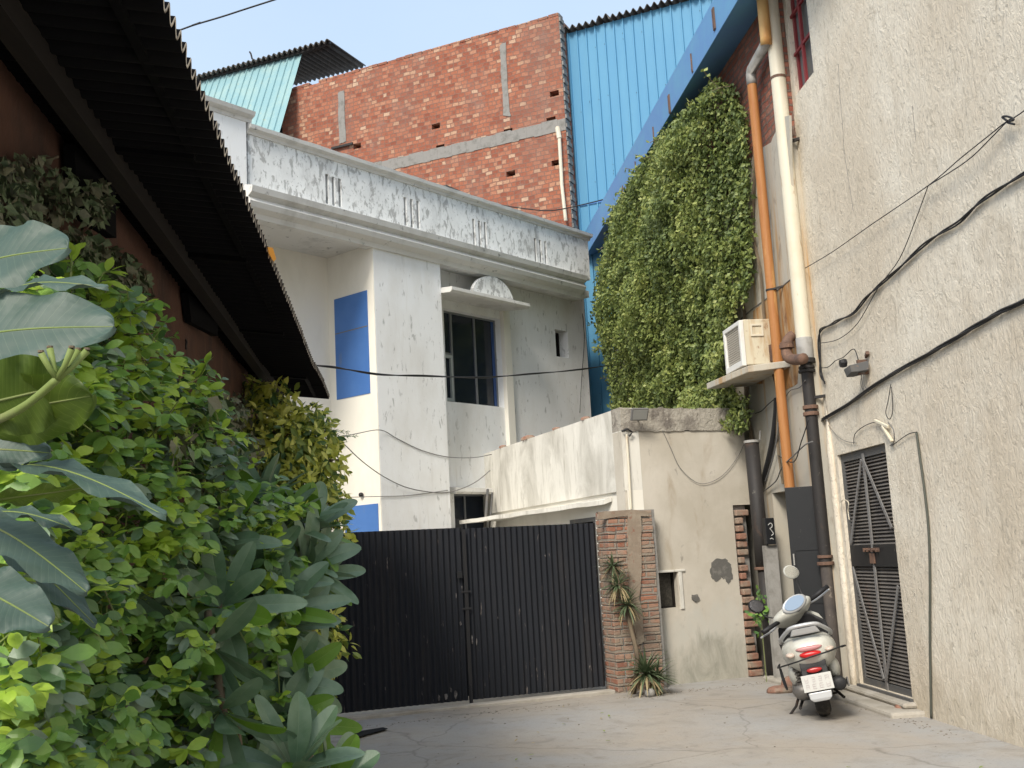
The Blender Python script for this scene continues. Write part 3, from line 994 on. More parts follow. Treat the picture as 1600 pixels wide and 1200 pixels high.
# floodlight on the corner
fl = thing('floodlight', 'square LED floodlight at the top corner of the plastered house', 'floodlight', FG.P(3.8, .1, 3.12))
fc = atY(1000, 648, 12.45)
fu = Vector((.25, -.85, -.45)).normalized()
fx = Vector((0, 0, 1)).cross(fu).normalized() * -1
fx = Vector((fx.x, fx.y, 0)).normalized()
fy = fu.cross(fx).normalized()
mb = MB()
mb.prism([fc + fx * a + fy * b for a, b in ((-.105, -.075), (.105, -.075), (.105, .075), (-.105, .075))], fu * -.035)
body = mb.obj('housing', m_greycable, fl, bevel=.008)
mb = MB()
mb.prism([fc + fu * .003 + fx * a + fy * b for a, b in ((-.088, -.058), (.088, -.058), (.088, .058), (-.088, .058))], fu * .004)
mb.obj('lens', glassm('lamp_glass', (.30, .30, .28), .3), fl)
mb = MB()
mb.tube([fc - fu * .03, FG.P(3.80, .0, 3.12)], .012)
mb.obj('bracket', m_iron, fl)

# conduit down the corner
mb = MB()
cpts = [FG.X(979, 678, .03), FG.X(983, 740, .03), FG.X(986, 795, .03)]
mb.tube(smooth_path(cpts, 4), .014)
tag(mb.obj('conduit', m_ivory, loc=cpts[-1]), 'thin white conduit running down the corner of the plastered house to the brick pillar', 'conduit')
mb = MB()
mb.tube([FG.X(972, 674, .04), FG.X(980, 670, .05), FG.X(988, 675, .05), FG.X(983, 682, .04)], .012)
tag(mb.obj('cable_knot', m_cable, loc=FG.X(980, 675, .05)), 'black knot of cable where the thin white conduit starts', 'cable')

# ================================================================== WHITE TWO-STOREY BUILDING
wb_ = thing('white_building', 'white two-storey building with peeling parapet and blue panels behind the gate', 'building', FW.P(0, 0, 0))
NB, NW, NC = .39, .0, .50
uRp = FW.px(920, 400, NB + .02)[0]
uL = FW.px(590, 600, NB)[0]
uR = FW.px(918, 560, NW)[0]
uS = FW.px(688, 430, NB)[0]
zc0 = FW.px(650, 408, NC)[1]
zc0 = ZW(5.66)
zc1 = ZW(5.97)
# main wall with window openings
wu0, wz0_ = FW.px(699, 627, NW); wu1, _ = FW.px(788.5, 637, NW)
wzt = FW.px(692, 481, NW)[1]
su0, szt = FW.px(867, 514, NW); su1, szb = FW.px(889, 560, NW)
lu0, lzt = FW.px(709, 771, NW)
mb = MB()
mb.wall(FW, uS - .1, uR, -.25, NW, -.05, zc0 + .1, [(wu0, wu1, wz0_, wzt), (su0, su1, szb, szt), (lu0, lu0 + 1.0, 1.2, lzt)])
mb.obj('wall', m_white, wb_)
mb = MB()
# projecting bay
mb.box(FW, uL, uS, -.25, NB, -.05, zc0)
mb.obj('bay_wall', m_white, wb_)
# recess side and back wall: warm sunlight put into the cream colour; soffit
FSD = Fr(FW.P(uL, NB, 0), -50, -1)
mb = MB()
mb.box(FW, uL - .012, uL, -.85, NB - .003, -.05, zc0 - .002)
mb.obj('recess_side_wall', m_cream, wb_)
mb = MB()
mb.box(FW, uL - 4.5, uL - .012, -.85, -.62, -.05, zc0)
mb.obj('recess_back_wall', m_cream, wb_)
mb = MB()
mb.box(FW, uL - 4.5, uRp - .03, -.9, NC - .12, zc0 - .0, zc0 + .12)
mb.obj('soffit', m_cornice, wb_)
# fin right of the window, wall end
fu0, _ = FW.px(790, 560, .08); fu1, _ = FW.px(800, 560, .08)
mb = MB()
mb.box(FW, fu0, fu1, 0, .08, 1.0, FW.px(800, 480, .08)[1])
mb.obj('fin', m_cream, wb_)
# cornice: moulded profile along u
prof = [(n_, ZW(z_)) for n_, z_ in ((NB - .12, 5.60), (NB + .03, 5.60), (NB + .05, 5.66), (NB + .14, 5.70), (NB + .17, 5.76), (NB + .12, 5.82), (NB + .20, 5.86), (NB + .22, 5.93), (NB + .06, 5.97), (NB - .12, 5.98))]
uC0 = FW.px(390, 325, NB + .15)[0]
uC1 = FW.px(916, 466, NB + .15)[0]
mb = MB()
mb.loft([[FW.P(u, n, z) for n, z in prof] for u in (uC0, uC1)])
mb.obj('cornice', m_cornice, wb_)
# parapet with slot openings
slots = []
for (x, y0, y1) in ((508, 272, 318), (518, 276, 321), (528, 279, 323), (630, 308, 352), (640, 311, 355), (650, 314, 357),
                    (737, 342, 382), (746, 345, 385), (755, 347, 387), (833, 372, 408), (841, 375, 410), (849, 377, 412)):
    u, za = FW.px(x + 2.5, y0, NB + .02)
    _, zb = FW.px(x + 2.5, y1, NB + .02)
    slots.append((u - .028, u + .028, zb, za))
uP0 = FW.px(386, 250, NB)[0]
zt_ = ZW(6.62)
mb = MB()
mb.wall(FW, uP0, uRp, NB - .12, NB + .02, zc1 - .02, zt_, slots)
mb.obj('parapet', m_peel, wb_)
mb = MB()
mb.box(FW, uP0, uRp - .02, NB - .2, NB - .13, zc1 - .02, zt_)
mb.obj('parapet_inner', M('brown_recess', (.20, .165, .13), .95), wb_)
prof2 = [(NB - .18, zt_), (NB + .04, zt_), (NB + .05, zt_ + .04), (NB + .11, zt_ + .06), (NB + .12, zt_ + .11), (NB + .05, zt_ + .135), (NB - .18, zt_ + .14)]
mb = MB()
nC = 60
rings = []
for i in range(nC + 1):
    u = uP0 - .02 + (uRp + .06 - uP0) * i / nC
    dz = .006 * mnoise.noise(Vector((u * 5, 0, 0)))
    rings.append([FW.P(u, n + dz, z + dz * (1.5 if z > zt_ + .1 else .3)) for n, z in prof2])
mb.loft(rings)
mb.obj('coping', m_cornice, wb_)
# higher block at the left
uq1 = FW.px(385, 240, NB + .06)[0]
zq = FW.px(388, 170, NB + .2)[1]
sl0, szz1 = FW.px(333, 190, NB + .06); sl1, szz0 = FW.px(344, 222, NB + .06)
mb = MB()
mb.wall(FW, uq1 - 3.2, uq1, NB - .5, NB + .06, ZW(5.2), zq - .12, [(sl0, sl1, szz0, szz1)])
mb.obj('corner_block', m_white, wb_)
mb = MB()
mb.box(FW, uq1 - 3.1, uq1 - .05, NB - .6, NB - .52, ZW(5.2), zq - .15)
mb.obj('block_inner', m_cream, wb_)
mb = MB()
prof3 = [(NB - .5, zq - .12), (NB + .07, zq - .12), (NB + .08, zq - .07), (NB + .15, zq - .04), (NB + .17, zq + .01), (NB + .1, zq + .035), (NB - .5, zq + .04)]
mb.loft([[FW.P(u, n, z) for n, z in prof3] for u in (uq1 - 3.2, uq1 + .08)])
mb.obj('block_coping', m_cornice, wb_)
# roof body
mb = MB()
mb.box(FW, uP0, uRp - .05, -2.5, NB - .22, ZW(5.78), ZW(5.9))
mb.obj('roof', m_concrete, wb_)
mb = MB()
mb.box(FW, uR - .22, uR - .002, -2.5, -.252, -.05, ZW(5.78))
mb.obj('end_wall', m_white, wb_)
mb = MB()
mb.box(FW, uL + .3, uR - .3, -1.6, -1.5, -.05, 5.9)
mb.obj('inner_room', m_dark, wb_)
# hood over the upper window with half-round crest
hA = FW.px(680, 448, .30); hB = FW.px(826, 472, .55)
mb = MB()
hu0 = FW.px(706, 447, .62)[0]; hu1 = FW.px(828, 471, .62)[0]
zh = FW.px(706, 447, .62)[1]
hp = [(0, zh - .02), (.58, zh - .08), (.62, zh - .05), (.62, zh), (0, zh + .06)]
mb.loft([[FW.P(u, n, z) for n, z in hp] for u in (hu0, hu1)])
hood = mb.obj('window_hood', m_cornice, wb_, weld=True)
mb = MB()
cu = FW.px(771, 455, .45)[0]
crad = .40
arc = [FW.P(cu + crad * 1.25 * math.cos(a), .38, zh - .0 + crad * .95 * math.sin(a)) for a in [math.pi * i / 16 for i in range(17)]]
mb.prism(arc, FW.N * .07)
mb.obj('half_round_crest', m_peel, hood)
# upper window
win = MB()
win.wall(FW, wu0, wu1, -.17, -.12, wz0_, wzt, [(wu0 + .03, wu0 + .27, wz0_ + .03, wz0_ + .78), (wu0 + .03, wu0 + .27, wz0_ + .82, wzt - .03),
                                              (wu0 + .31, wu0 + .84, wz0_ + .03, wzt - .03), (wu0 + .87, wu1 - .03, wz0_ + .03, wzt - .03)])
wo = win.obj('window', m_alu, wb_)
mb = MB()
mb.box(FW, wu0 + .02, wu1 - .02, -.155, -.145, wz0_ + .02, wzt - .02)
mb.obj('pane', m_glass, wo)
mb = MB()
mb.wall(FW, wu0 + .03, wu0 + .27, -.14, -.10, wz0_ + .03, wz0_ + .78, [(wu0 + .07, wu0 + .23, wz0_ + .08, wz0_ + .73)])
mb.obj('sash', M('pale_sash', (.36, .39, .38), .5), wo)
mb = MB()
mb.box(FW, wu1 - .09, wu1 - .002, -.142, -.134, wz0_ + .01, wzt - .01)
mb.obj('blue_shutter', M('dark_blue', (.03, .07, .20), .4), wo)
# small square window
mb = MB()
mb.wall(FW, su0, su1, -.24, -.20, szb, szt, [(su0 + .025, su1 - .03, szb + .02, szt - .02)])
mb.box(FW, (su0 + su1) / 2, (su0 + su1) / 2 + .02, -.23, -.21, szb + .02, szt - .02)
so = mb.obj('window', m_timber, wb_)
mb = MB(); mb.box(FW, su0 + .02, su1 - .02, -.249, -.242, szb + .01, szt - .01)
mb.obj('pane', m_glass, so)
# lower window with hood
mb = MB()
hu = FW.px(700, 760, .2)[0]
hz = FW.px(712, 765, .32)[1]
hp = [(0, hz - .04), (.30, hz - .06), (.34, hz - .03), (.34, hz + .03), (0, hz + .07)]
mb.loft([[FW.P(u, n, z) for n, z in hp] for u in (hu + .05, hu + 1.25)])
mb.obj('window_hood', m_cornice, wb_, weld=True)
mb = MB()
mb.wall(FW, lu0, lu0 + 1.0, -.15, -.11, 1.2, lzt, [(lu0 + .03, lu0 + .35, 1.25, lzt - .03), (lu0 + .38, lu0 + .97, 1.25, lzt - .03)])
lo = mb.obj('window', m_alu, wb_)
mb = MB(); mb.box(FW, lu0 + .02, lu0 + .98, -.14, -.13, 1.22, lzt - .02)
mb.obj('pane', m_glass, lo)
# blue panels on the bay side
for k, q in enumerate((((523.6, 466), (572, 457), (580, 616), (530, 623)), ((540, 792), (589, 787), (594, 850), (546, 850)))):
    P = [FSD.px(x, y, .0) for x, y in q]
    ua = min(P[1][0], P[2][0]); ub = max(P[0][0], P[3][0])
    zt2 = (P[0][1] + P[1][1]) / 2; zb2 = (P[2][1] + P[3][1]) / 2
    mb = MB()
    mb.box(FSD, ua, ub, -.01, .022, zb2, zt2)
    mb.obj('blue_panel', m_bluepanel, wb_)
    if k == 0:
        mb2 = MB(); mb2.box(FSD, ua + .005, ub - .005, .022, .026, (zb2 + zt2) / 2 + .22, (zb2 + zt2) / 2 + .235)
        mb2.obj('panel_joint', m_greycable, wb_)
# small lamp holder
mb = MB(); p_ = FSD.X(564, 773, .05)
mb.sphere(p_, .035); mb.tube([FSD.X(564, 770, .0), p_], .01)
tag(mb.obj('bulb_holder', m_cable, loc=p_), 'tiny black bulb holder on the cream wall above the lower blue panel', 'lamp holder')
# pole leaning by the lower window
mb = MB()
pa, pb = FW.X(762, 765, .42), FW.X(757, 835, .7)
mb.tube([pa, pb, pb + (pb - pa).normalized() * 1.2], .022)
mb.tube([FW.X(769, 770, .42), FW.X(764, 835, .7)], .012)
tag(mb.obj('leaning_pole', m_greysteel, loc=pb), 'thin grey pole leaning in front of the dark lower window', 'pole')

# ================================================================== TALL BRICK BUILDING
bb = thing('brick_building', 'tall unplastered red brick building rising behind the white parapet', 'building', FB.P(3, 0, 0))
BH = 12.38
holes = []
for (x, y) in ((866, 146), (794, 205), (681, 197), (688, 230), (558, 228), (798, 271), (869, 254), (861, 187)):
    u, z = FB.px(x, y, 0)
    holes.append((u - .10, u + .10, z - .06, z + .055))
mb = MB()
mb.wall(FB, -.05, 6.9, -.23, 0, 2, BH, holes)
mb.obj('brick_wall', m_brickwall, bb)
mb = MB()
mb.box(FB, .1, 6.8, -.6, -.5, 2, BH - .3)
mb.obj('inner_wall', m_dark, bb)
# irregular top course
mb = MB()
rr = random.Random(5)
u = -.05
while u < 6.7:
    wd = rr.uniform(.2, .26)
    if rr.random() < .97:
        mb.box(FB, u, u + wd - .012, -.22, .0 + rr.uniform(-.01, .015), BH, BH + rr.choice([.06, .066, .07]))
    u += wd
mb.obj('top_course', m_brickwall, bb, bevel=.01)
# toothed right end
mb = MB()
z = 2
k = 0
while z < BH:
    e = .012 if k % 2 else .035
    mb.box(FB, -.05 - e, -.051, -.22 + rr.uniform(-.01, .02), -.01 + rr.uniform(-.01, .008), z + .006, z + .088)
    z += .095; k += 1
mb.obj('toothed_end', m_patch, bb)
# concrete ring beam and column scars
mb = MB()
za = FB.px(888, 192, 0)[1]
nb = 30
for i in range(nb):
    a = -.06 + 5.2 * i / nb; b = -.06 + 5.2 * (i + 1) / nb
    hh = .125 + .02 * mnoise.noise(Vector((a * 2, 1, 0)))
    zc = za - .012 * (1 if i % 3 == 0 else 0)
    mb.box(FB, a, b, -.02, .012 + .004 * (i % 2), zc - hh, zc + hh)
mb.obj('concrete_band', m_patch, bb)
for q in (((780, 70), (791, 66), (796, 175), (797, 181), (786, 180), (784, 120)), ((527, 145), (537, 142), (540, 222), (530, 226))):
    mb = MB()
    scab(mb, FB, wobble(q, 1.4, 5), -.01, .016)
    mb.obj('concrete_column', m_patch, bb)
mb = MB()
mb.bar(FB.X(518, 232, .05), FB.X(551, 224, .05), .04, .05)
mb.obj('projecting_bar', m_iron, bb)
mb = MB()
mb.box(FB, 6.7, 6.9, -6, -.23, 2, BH); mb.box(FB, -.04, .15, -6, -.23, 2, BH)
mb.obj('side_wall', m_brickwall, bb)
# pvc pipe standing off its face
mb = MB()
pp = [FB.X(871, 198, .10), FB.X(874, 216, .10), FB.X(878, 290, .10), FB.X(884, 345, .10)]
mb.tube(pp, .035)
mb.tube([pp[0] + Vector((0, 0, -.02)), pp[1]], .05)
tag(mb.obj('drain_pipe', m_ivory, loc=pp[-1]), 'slim cream drain pipe on the tall brick wall near its right edge', 'pipe')
# scattered debris on parapet (sheet edge)
mb = MB()
mb.bar(FW.X(690, 292, .1), FW.X(762, 322, .1), .2, .02)
tag(mb.obj('roof_board', m_tin, loc=FW.X(720, 300, .1)), 'dark board lying on top of the white parapet below the brick wall', 'board')

# ================================================================== BLUE CLADDING AND ITS ROOF
bc = thing('blue_shed', 'tall shed clad in sky-blue ribbed sheet beside the brick wall', 'shed', FC.P(-1, 0, 0))
CH = 12.15
mb = MB()
corrugated(mb, FC.P(.25, 0, 2.5), -FC.D, Vector((0, 0, 1)), FC.N, 6.2, CH - 2.5, .20, .032, 'box', seg=20)
mb.obj('cladding', m_blueclad, bc)
mb = MB()
for i in range(90):
    rr = random.Random(i)
    u = .1 - .2 * rr.randint(0, 18) - .05; z = rr.choice([4.5, 6, 7.5, 9, 10.5, 11.8]) + rr.uniform(-.15, .15)
    mb.sphere(FC.P(u, .008, z), .018, n=6, m=4)
o_ = mb.obj('screws', m_iron, bc); o_['kind'] = 'stuff'
mb = MB()
mb.box(FC, -6, .1, .024, .030, 8.42, 8.445)
mb.obj('sheet_joint', m_bluepanel, bc)
mb = MB()
corrugated(mb, FC.P(.35, .16, CH + .04), -FC.D, -FC.N * math.cos(.1) + Vector((0, 0, math.sin(.1))), Vector((0, 0, 1)), 6.2, 4, .146, .045, seg=8,
           sag=lambda u, v: .02 * mnoise.noise(Vector((u * 1.5, 0, 0))) + (.05 if 1.0 < u < 1.25 else 0))
rf = mb.obj('roof', m_tin, bc, smooth=True)
rf.modifiers.new('s', 'SOLIDIFY').thickness = .012

# ================================================================== TEAL ROOFTOP SHED
ts = thing('teal_shed', 'rooftop shed with teal sheet side and dark corrugated roof at upper left', 'shed', FB.P(7, -1.5, 9))
FT = Fr(FB.P(0, -.35, 0), -65, -1)
tr_ = FT.X(475, 78, .0); tl_ = FT.X(300, 126, .0)
br_ = FT.X(438, 208, 1.1); bl_ = FT.X(262, 262, 1.1)
mb = MB()
U_ = (tl_ - tr_); LU_ = U_.length; Un = U_.normalized()
V1 = (br_ - tr_)
Nn_ = Un.cross(V1.normalized()).normalized()
if Nn_.y > 0: Nn_ = -Nn_
corrugated(mb, tr_, Un, V1.normalized(), Nn_, LU_ + 1.5, V1.length, .20, .03, 'box', seg=20)
mb.obj('teal_side', m_teal, ts)
mb = MB()
e0 = FT.X(513, 64, .25); e1 = FT.X(300, 122, .25)
Ue = (e1 - e0)
back = FT.X(571, 104, -3.2)
Vb = back - e0
corrugated(mb, e0, Ue.normalized(), Vb.normalized(), Vector((0, 0, 1)), Ue.length + 1.0, Vb.length, .15, .05, seg=8)
ro_ = mb.obj('roof', m_tin, ts, smooth=True)
ro_.modifiers.new('s', 'SOLIDIFY').thickness = .02
mb = MB()
mb.bar(FT.X(470, 82, .12), FT.X(516, 66, .12), .08, .08)
mb.bar(FT.X(300, 128, .1), FT.X(470, 82, .12), .06, .06)
mb.tube([FT.X(394, 92, .2), FT.X(392, 84, .2), FT.X(390, 81, .2)], .02)
mb.obj('rafter', m_iron, ts)
mb = MB()
mb.box(FT, 3.0, 9.5, -3.4, -3.3, 9, 12.6)
mb.box(FT, 4.3, 9.5, -.3, -.2, 9, 12.2)
mb.obj('back_wall', m_dark, ts)

# ================================================================== OLD BUILDING BEHIND THE PIPES AND IVY
ob = thing('old_building', 'old building with exposed brick top and rust-stained plaster behind the drain pipes', 'building', FL.P(3, 0, 0))
dU0, dU1, dZ = .0, 1.32, 2.12
mb = MB()
mb.wall(FL, -.02, 10.6, -.3, 0, -.05, 5.95, [(.12, 1.36, -1, dZ)])
mb.obj('plaster_wall', m_strip, ob)
mb = MB()
mb.box(FL, -.02, 10.6, -.3, -.018, 5.95, 8.0)
mb.obj('brick_upper_wall', m_brickred, ob)
mb = MB()
# ragged plaster edge rising towards the near corner
pts = [(1166, 262), (1176, 245), (1190, 232), (1204, 222), (1213, 205), (1219, 186), (1232, 180), (1236, 300), (1200, 330), (1166, 330)]
scab(mb, FL, wobble([p for p in pts], 1.0, 3), -.03, -.002)
mb.obj('ragged_plaster', m_strip, ob)
mb = MB()
scab(mb, FL, wobble([(1176, 486), (1206, 462), (1238, 434), (1250, 520), (1246, 600), (1226, 610), (1220, 540), (1200, 520), (1194, 600), (1182, 600)], .8, 3), -.004, .004)
mb.obj('rust_patch', m_rust, ob)
mb = MB()
jl = [FL.X(1150, 505, .004), FL.X(1174, 484, .004), FL.X(1208, 459, .004), FL.X(1241, 432, .004)]
mb.tube(jl, .008, 6)
mb.obj('wall_joint', m_greycable, ob)
mb = MB()
mb.box(FL, -.05, 2.2, -1.7, -1.6, -.05, 2.6)
mb.box(FL, 1.9, 2.0, -1.6, -.31, -.05, 2.6)
mb.box(FL, -.05, .05, -1.6, -.31, -.05, 2.6)
mb.box(FL, .051, 1.899, -1.6, -.31, 2.4, 2.5)
mb.obj('passage_wall', m_dark, ob)
# concrete shelf for the air conditioner
mb = MB()
a0 = FL.px(1200, 600, 0)
shl = [FL.P(.42, 0, 3.46), FL.P(1.75, 0, 3.46), FL.P(1.70, .58, 3.43), FL.P(.52, .46, 3.43)]
mb.prism(shl, (0, 0, .075))
mb.obj('shelf', m_strip, ob, bevel=.008)

# gutter
gt = thing('roof_gutter', 'blue sheet-metal box gutter sloping along the eaves above the ivy', 'gutter', FL.P(4, .3, 7.5))
mb = MB()
def gp(u, n, z): return FL.P(u, n, z - .022 * u + .04)
gprof = [(-.1, 7.66), (.40, 7.51), (.412, 7.51), (.412, 7.97), (.40, 7.97), (.395, 7.54), (-.1, 7.69)]
mb.loft([[gp(u, n, z) for n, z in gprof] for u in (-2.5, 3, 10.0)], cap=True)
mb.obj('gutter_body', m_gutter, gt, weld=True)
for i, (x0, y0, x1, y1) in enumerate(((1116, 8, 1119, 46), (1080, 80, 1085, 112), (1044, 145, 1051, 176), (1021, 195, 1025, 225), (993, 250, 996, 272), (973, 288, 976, 308))):
    mb = MB()
    u, z = FL.px((x0 + x1) / 2, y1, .412)
    hgt = FL.px((x0 + x1) / 2, y0, .412)[1] - z
    t_ = .07 if i in (0, 2) else .02
    mb.box(FL, u - t_ / 2, u + t_ / 2, .413, .428, z, z + hgt)
    mb.bar(FL.P(u, .42, z - .008), FL.P(u, .02, z + .115), .05, .012)
    mb.obj('gutter_strap', m_rustiron, gt)

# ================================================================== BIG ROUGH-PLASTERED BUILDING ON THE RIGHT
rb = thing('rough_building', 'large building of rough trowelled beige plaster on the right of the lane', 'building', FR_.P(-4, 0, 0))
du0, du1, dz0, dz1 = -1.32, -.10, .12, 2.40
wwu1 = FR_.px(1238, 100, 0)[0]; wwu0 = FR_.px(1270, 100, 0)[0]; wwz = FR_.px(1243, 150, 0)[1]
mb = MB()
mb.wall(FR_, -13, .17, -.45, 0, -.05, 11, [(du0, du1, dz0, dz1), (wwu0, wwu1, wwz, 8.2), (-5.6, -4.42, 4.85, 7.0)])
mb.obj('plaster_wall', m_rough, rb)
mb = MB()
mb.box(FR_, -13, .1, -.9, -.8, -.05, 11)
mb.obj('inner_wall', m_dark, rb)
mb = MB(); mb.box(FR_, .17, .40, -.4, -.02, 4.3, 11)
mb.obj('wall_end', m_band, rb)
# small cracks
mb = MB()
for pts in (((1309, 100), (1312, 150), (1316, 195), (1320, 240), (1328, 290), (1333, 330)), ((1425, 165), (1428, 190), (1431, 220)), ((1448, 590), (1449, 600))):
    pts3 = [FR_.X(x + rnd.uniform(-.8, .8), y, .001) for x, y in pts]
    mb = MB(); mb.tube(pts3, .0022, 5)
    mb.obj('crack', m_greycable, rb)
# red barred window
rw = MB()
rw.wall(FR_, wwu0, wwu1, -.10, -.05, wwz, 8.2, [(wwu0 + .05, wwu1 - .05, wwz + .05, 8.15)])
rwo = rw.obj('window', m_redpaint, rb)
mb = MB()
mb.box(FR_, (wwu0 + wwu1) / 2 - .02, (wwu0 + wwu1) / 2 + .02, -.045, -.015, wwz, 8.2)
z = wwz + .45
while z < 8.1:
    mb.box(FR_, wwu0 + .02, (wwu0 + wwu1) / 2 - .021, -.043, -.017, z, z + .03)
    mb.box(FR_, (wwu0 + wwu1) / 2 + .021, wwu1 - .02, -.043, -.017, z, z + .03)
    z += .45
mb.obj('window_bars', m_redpaint, rwo)
mb = MB(); mb.box(FR_, wwu0 + .02, wwu1 - .02, -.085, -.075, wwz + .02, 8.18)
mb.obj('pane', m_glass2, rwo)
mb = MB(); mb.box(FR_, wwu0, wwu1, -.30, -.001, wwz - .03, wwz - .001)
mb.obj('sill', m_rough, rwo)
# dark shutter whose edge shows at the top right
mb = MB(); mb.wall(FR_, -5.6, -4.42, -.08, -.02, 4.85, 7.0, [(-5.5, -4.52, 4.95, 6.9)])
w2 = mb.obj('window', m_greysteel, rb)
mb = MB(); mb.box(FR_, -5.55, -4.47, -.065, -.055, 4.9, 6.95)
mb.obj('pane', m_glass, w2)
# louvred steel door
NDR = -.035
dr = MB()
dr.wall(FR_, du0, du1, NDR - .05, NDR, dz0, dz1, [(du0 + .06, du1 - .06, dz0 + .06, 1.28), (du0 + .06, du1 - .06, 1.47, dz1 - .08)])
dro = dr.obj('door', m_greysteel, rb)
mb = MB()
for za_, zb_ in ((dz0 + .06, 1.28), (1.47, dz1 - .08)):
    z = za_
    while z < zb_ - .02:
        P = FR_.P
        jz = rnd.uniform(-.003, .003)
        q4 = [(NDR - .045, z + .034), (NDR - .012, z + .006 + jz), (NDR - .008, z + .012 + jz), (NDR - .040, z + .040)]
        mb.loft([[P(u, n, zz) for n, zz in q4] for u in (du0 + .055, du1 - .055)])
        z += .034
mb.obj('louvre_panel', m_louvre, dro)
mb = MB()
um = (du0 + du1) / 2
def fb(u0, z0, u1, z1, w=.035, n=NDR + .012):
    mb.bar(FR_.P(u0, n, z0), FR_.P(u1, n, z1), .012, w, up=FR_.N.cross(Vector((0, 0, 1))) if abs(u1 - u0) < .02 else Vector((0, 0, 1)))
mb.prism([FR_.P(um - .02, NDR + .002, dz0), FR_.P(um + .02, NDR + .002, dz0), FR_.P(um + .02, NDR + .002, dz1 - .04), FR_.P(um - .02, NDR + .002, dz1 - .04)], FR_.N * .014)
def flat(u0, z0, u1, z1, w, n0=NDR + .017, t=.010):
    dx, dz = u1 - u0, z1 - z0
    L_ = math.hypot(dx, dz); nx, nz = -dz / L_ * w / 2, dx / L_ * w / 2
    mb.prism([FR_.P(u0 + nx, n0, z0 + nz), FR_.P(u0 - nx, n0, z0 - nz), FR_.P(u1 - nx, n0, z1 - nz), FR_.P(u1 + nx, n0, z1 + nz)], FR_.N * t)
flat(um + .02, dz1 - .1, du1 - .10, 1.50, .035)
flat(um - .02, dz1 - .1, du0 + .08, 1.62, .035)
flat(um + .03, dz0 + .1, du1 - .08, 1.26, .035)
flat(um - .03, dz0 + .1, du0 + .08, 1.10, .035)
mb.obj('brace', M('brace_steel', (.20, .195, .19), .6, [(12, .5, .7, (.13, .11, .10), (1, 1, 1), 5)]), dro)
mb = MB()
mb.box(FR_, du0 + .03, du1 - .03, NDR + .002, NDR + .012, 1.27, 1.48)
mb.obj('middle_plate', m_blackpaint, dro, bevel=.003)
mb = MB()
mb.tube([FR_.P(um - .18, NDR + .035, 1.43), FR_.P(um + .16, NDR + .035, 1.43)], .009)
for u in (-.16, -.05, .06, .14): mb.box(FR_, um + u - .015, um + u + .015, NDR + .012, NDR + .048, 1.412, 1.448)
mb.box(FR_, um - .05, um + .05, NDR + .0125, NDR + .03, 1.30, 1.40)
mb.obj('bolt', m_rustiron, dro, bevel=.002)
mb = MB()
mb.box(FR_, du0 - .02, du1 + .02, -.12, .03, .06, .118)
mb.obj('door_sill', m_greysteel, dro)
# wire hook by the frame
mb = MB()
pts = [FR_.X(x, y, .02) for x, y in ((1314, 792), (1314, 784), (1320, 781), (1326, 786), (1325, 798), (1327, 812))]
mb.tube(smooth_path(pts, 4), .005, 6)
tag(mb.obj('wire_hook', m_ivory, loc=pts[0]), 'loop of pale wire hanging on the louvred door frame', 'hook')
# rounded plaster post beside the door and the step
mb = MB()
ringz = []
for z in [i * .2 for i in range(16)]:
    r_ = min(1, max(.05, (3.0 - z) / .6)) * .042 + .012 * mnoise.noise(Vector((z * 2.2, 0, 1)))
    c_ = FR_.P(.04 + .01 * mnoise.noise(Vector((z, 3, 0))), .012, z)
    ringz.append([c_ + FR_.D * (1.25 * r_ * math.cos(a)) + FR_.N * (.8 * r_ * math.sin(a)) for a in [k * math.pi / 5 for k in range(10)]])
mb.loft(ringz)
mb.obj('plaster_post', m_rough, rb, smooth=True)
mb = MB()
mb.box(FR_, -1.55, .40, -.02, .30, -.03, .045)
mb.box(FR_, -1.40, .20, -.02, .12, .045, .095)
tag(mb.obj('door_step', m_step, bevel=.03, loc=FR_.P(-.6, .2, 0)), 'low worn concrete step in front of the louvred door', 'step')

# ================================================================== LEFT BUILDING WITH CORRUGATED OVERHANG
lb = thing('low_brick_shed', 'dark red-brown shed with a black corrugated roof overhanging the left side', 'shed', FE.P(-5, -.8, 0))
SL = .12
mb = MB()
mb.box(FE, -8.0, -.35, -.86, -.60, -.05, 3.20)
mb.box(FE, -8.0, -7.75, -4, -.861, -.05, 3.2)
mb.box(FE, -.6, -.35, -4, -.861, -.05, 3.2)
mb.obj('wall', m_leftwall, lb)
Vr = (-FE.N * 1 + Vector((0, 0, SL))).normalized()
Nr = Vector((0, 0, 1)) * math.cos(math.atan(SL)) + FE.N * math.sin(math.atan(SL))
mb = MB()
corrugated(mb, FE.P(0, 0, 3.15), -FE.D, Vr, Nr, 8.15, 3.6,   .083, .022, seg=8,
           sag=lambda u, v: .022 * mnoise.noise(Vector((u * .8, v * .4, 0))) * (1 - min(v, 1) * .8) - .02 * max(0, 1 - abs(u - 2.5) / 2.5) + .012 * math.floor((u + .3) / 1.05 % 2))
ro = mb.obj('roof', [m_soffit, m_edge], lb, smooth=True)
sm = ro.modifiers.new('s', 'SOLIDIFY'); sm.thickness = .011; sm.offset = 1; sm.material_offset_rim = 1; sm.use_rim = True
mb = MB()
mb.bar(FE.P(-8.1, -.45, 3.145), FE.P(-.1, -.45, 3.145), .07, .09)
mb.obj('purlin', m_timber, lb)
mb = MB()
mb.bar(FE.P(-8.1, -.13, 3.15), FE.P(-.05, -.13, 3.15), .03, .02)
mb.obj('eave_batten', m_soffit, lb)
for u in (-1.2, -3.0, -4.8, -6.25, -7.8):
    mb = MB()
    mb.bar(FE.P(u, -.62, 3.20), FE.P(u, -.12, 3.14), .04, .04)
    mb.obj('rafter', m_soffit, lb)
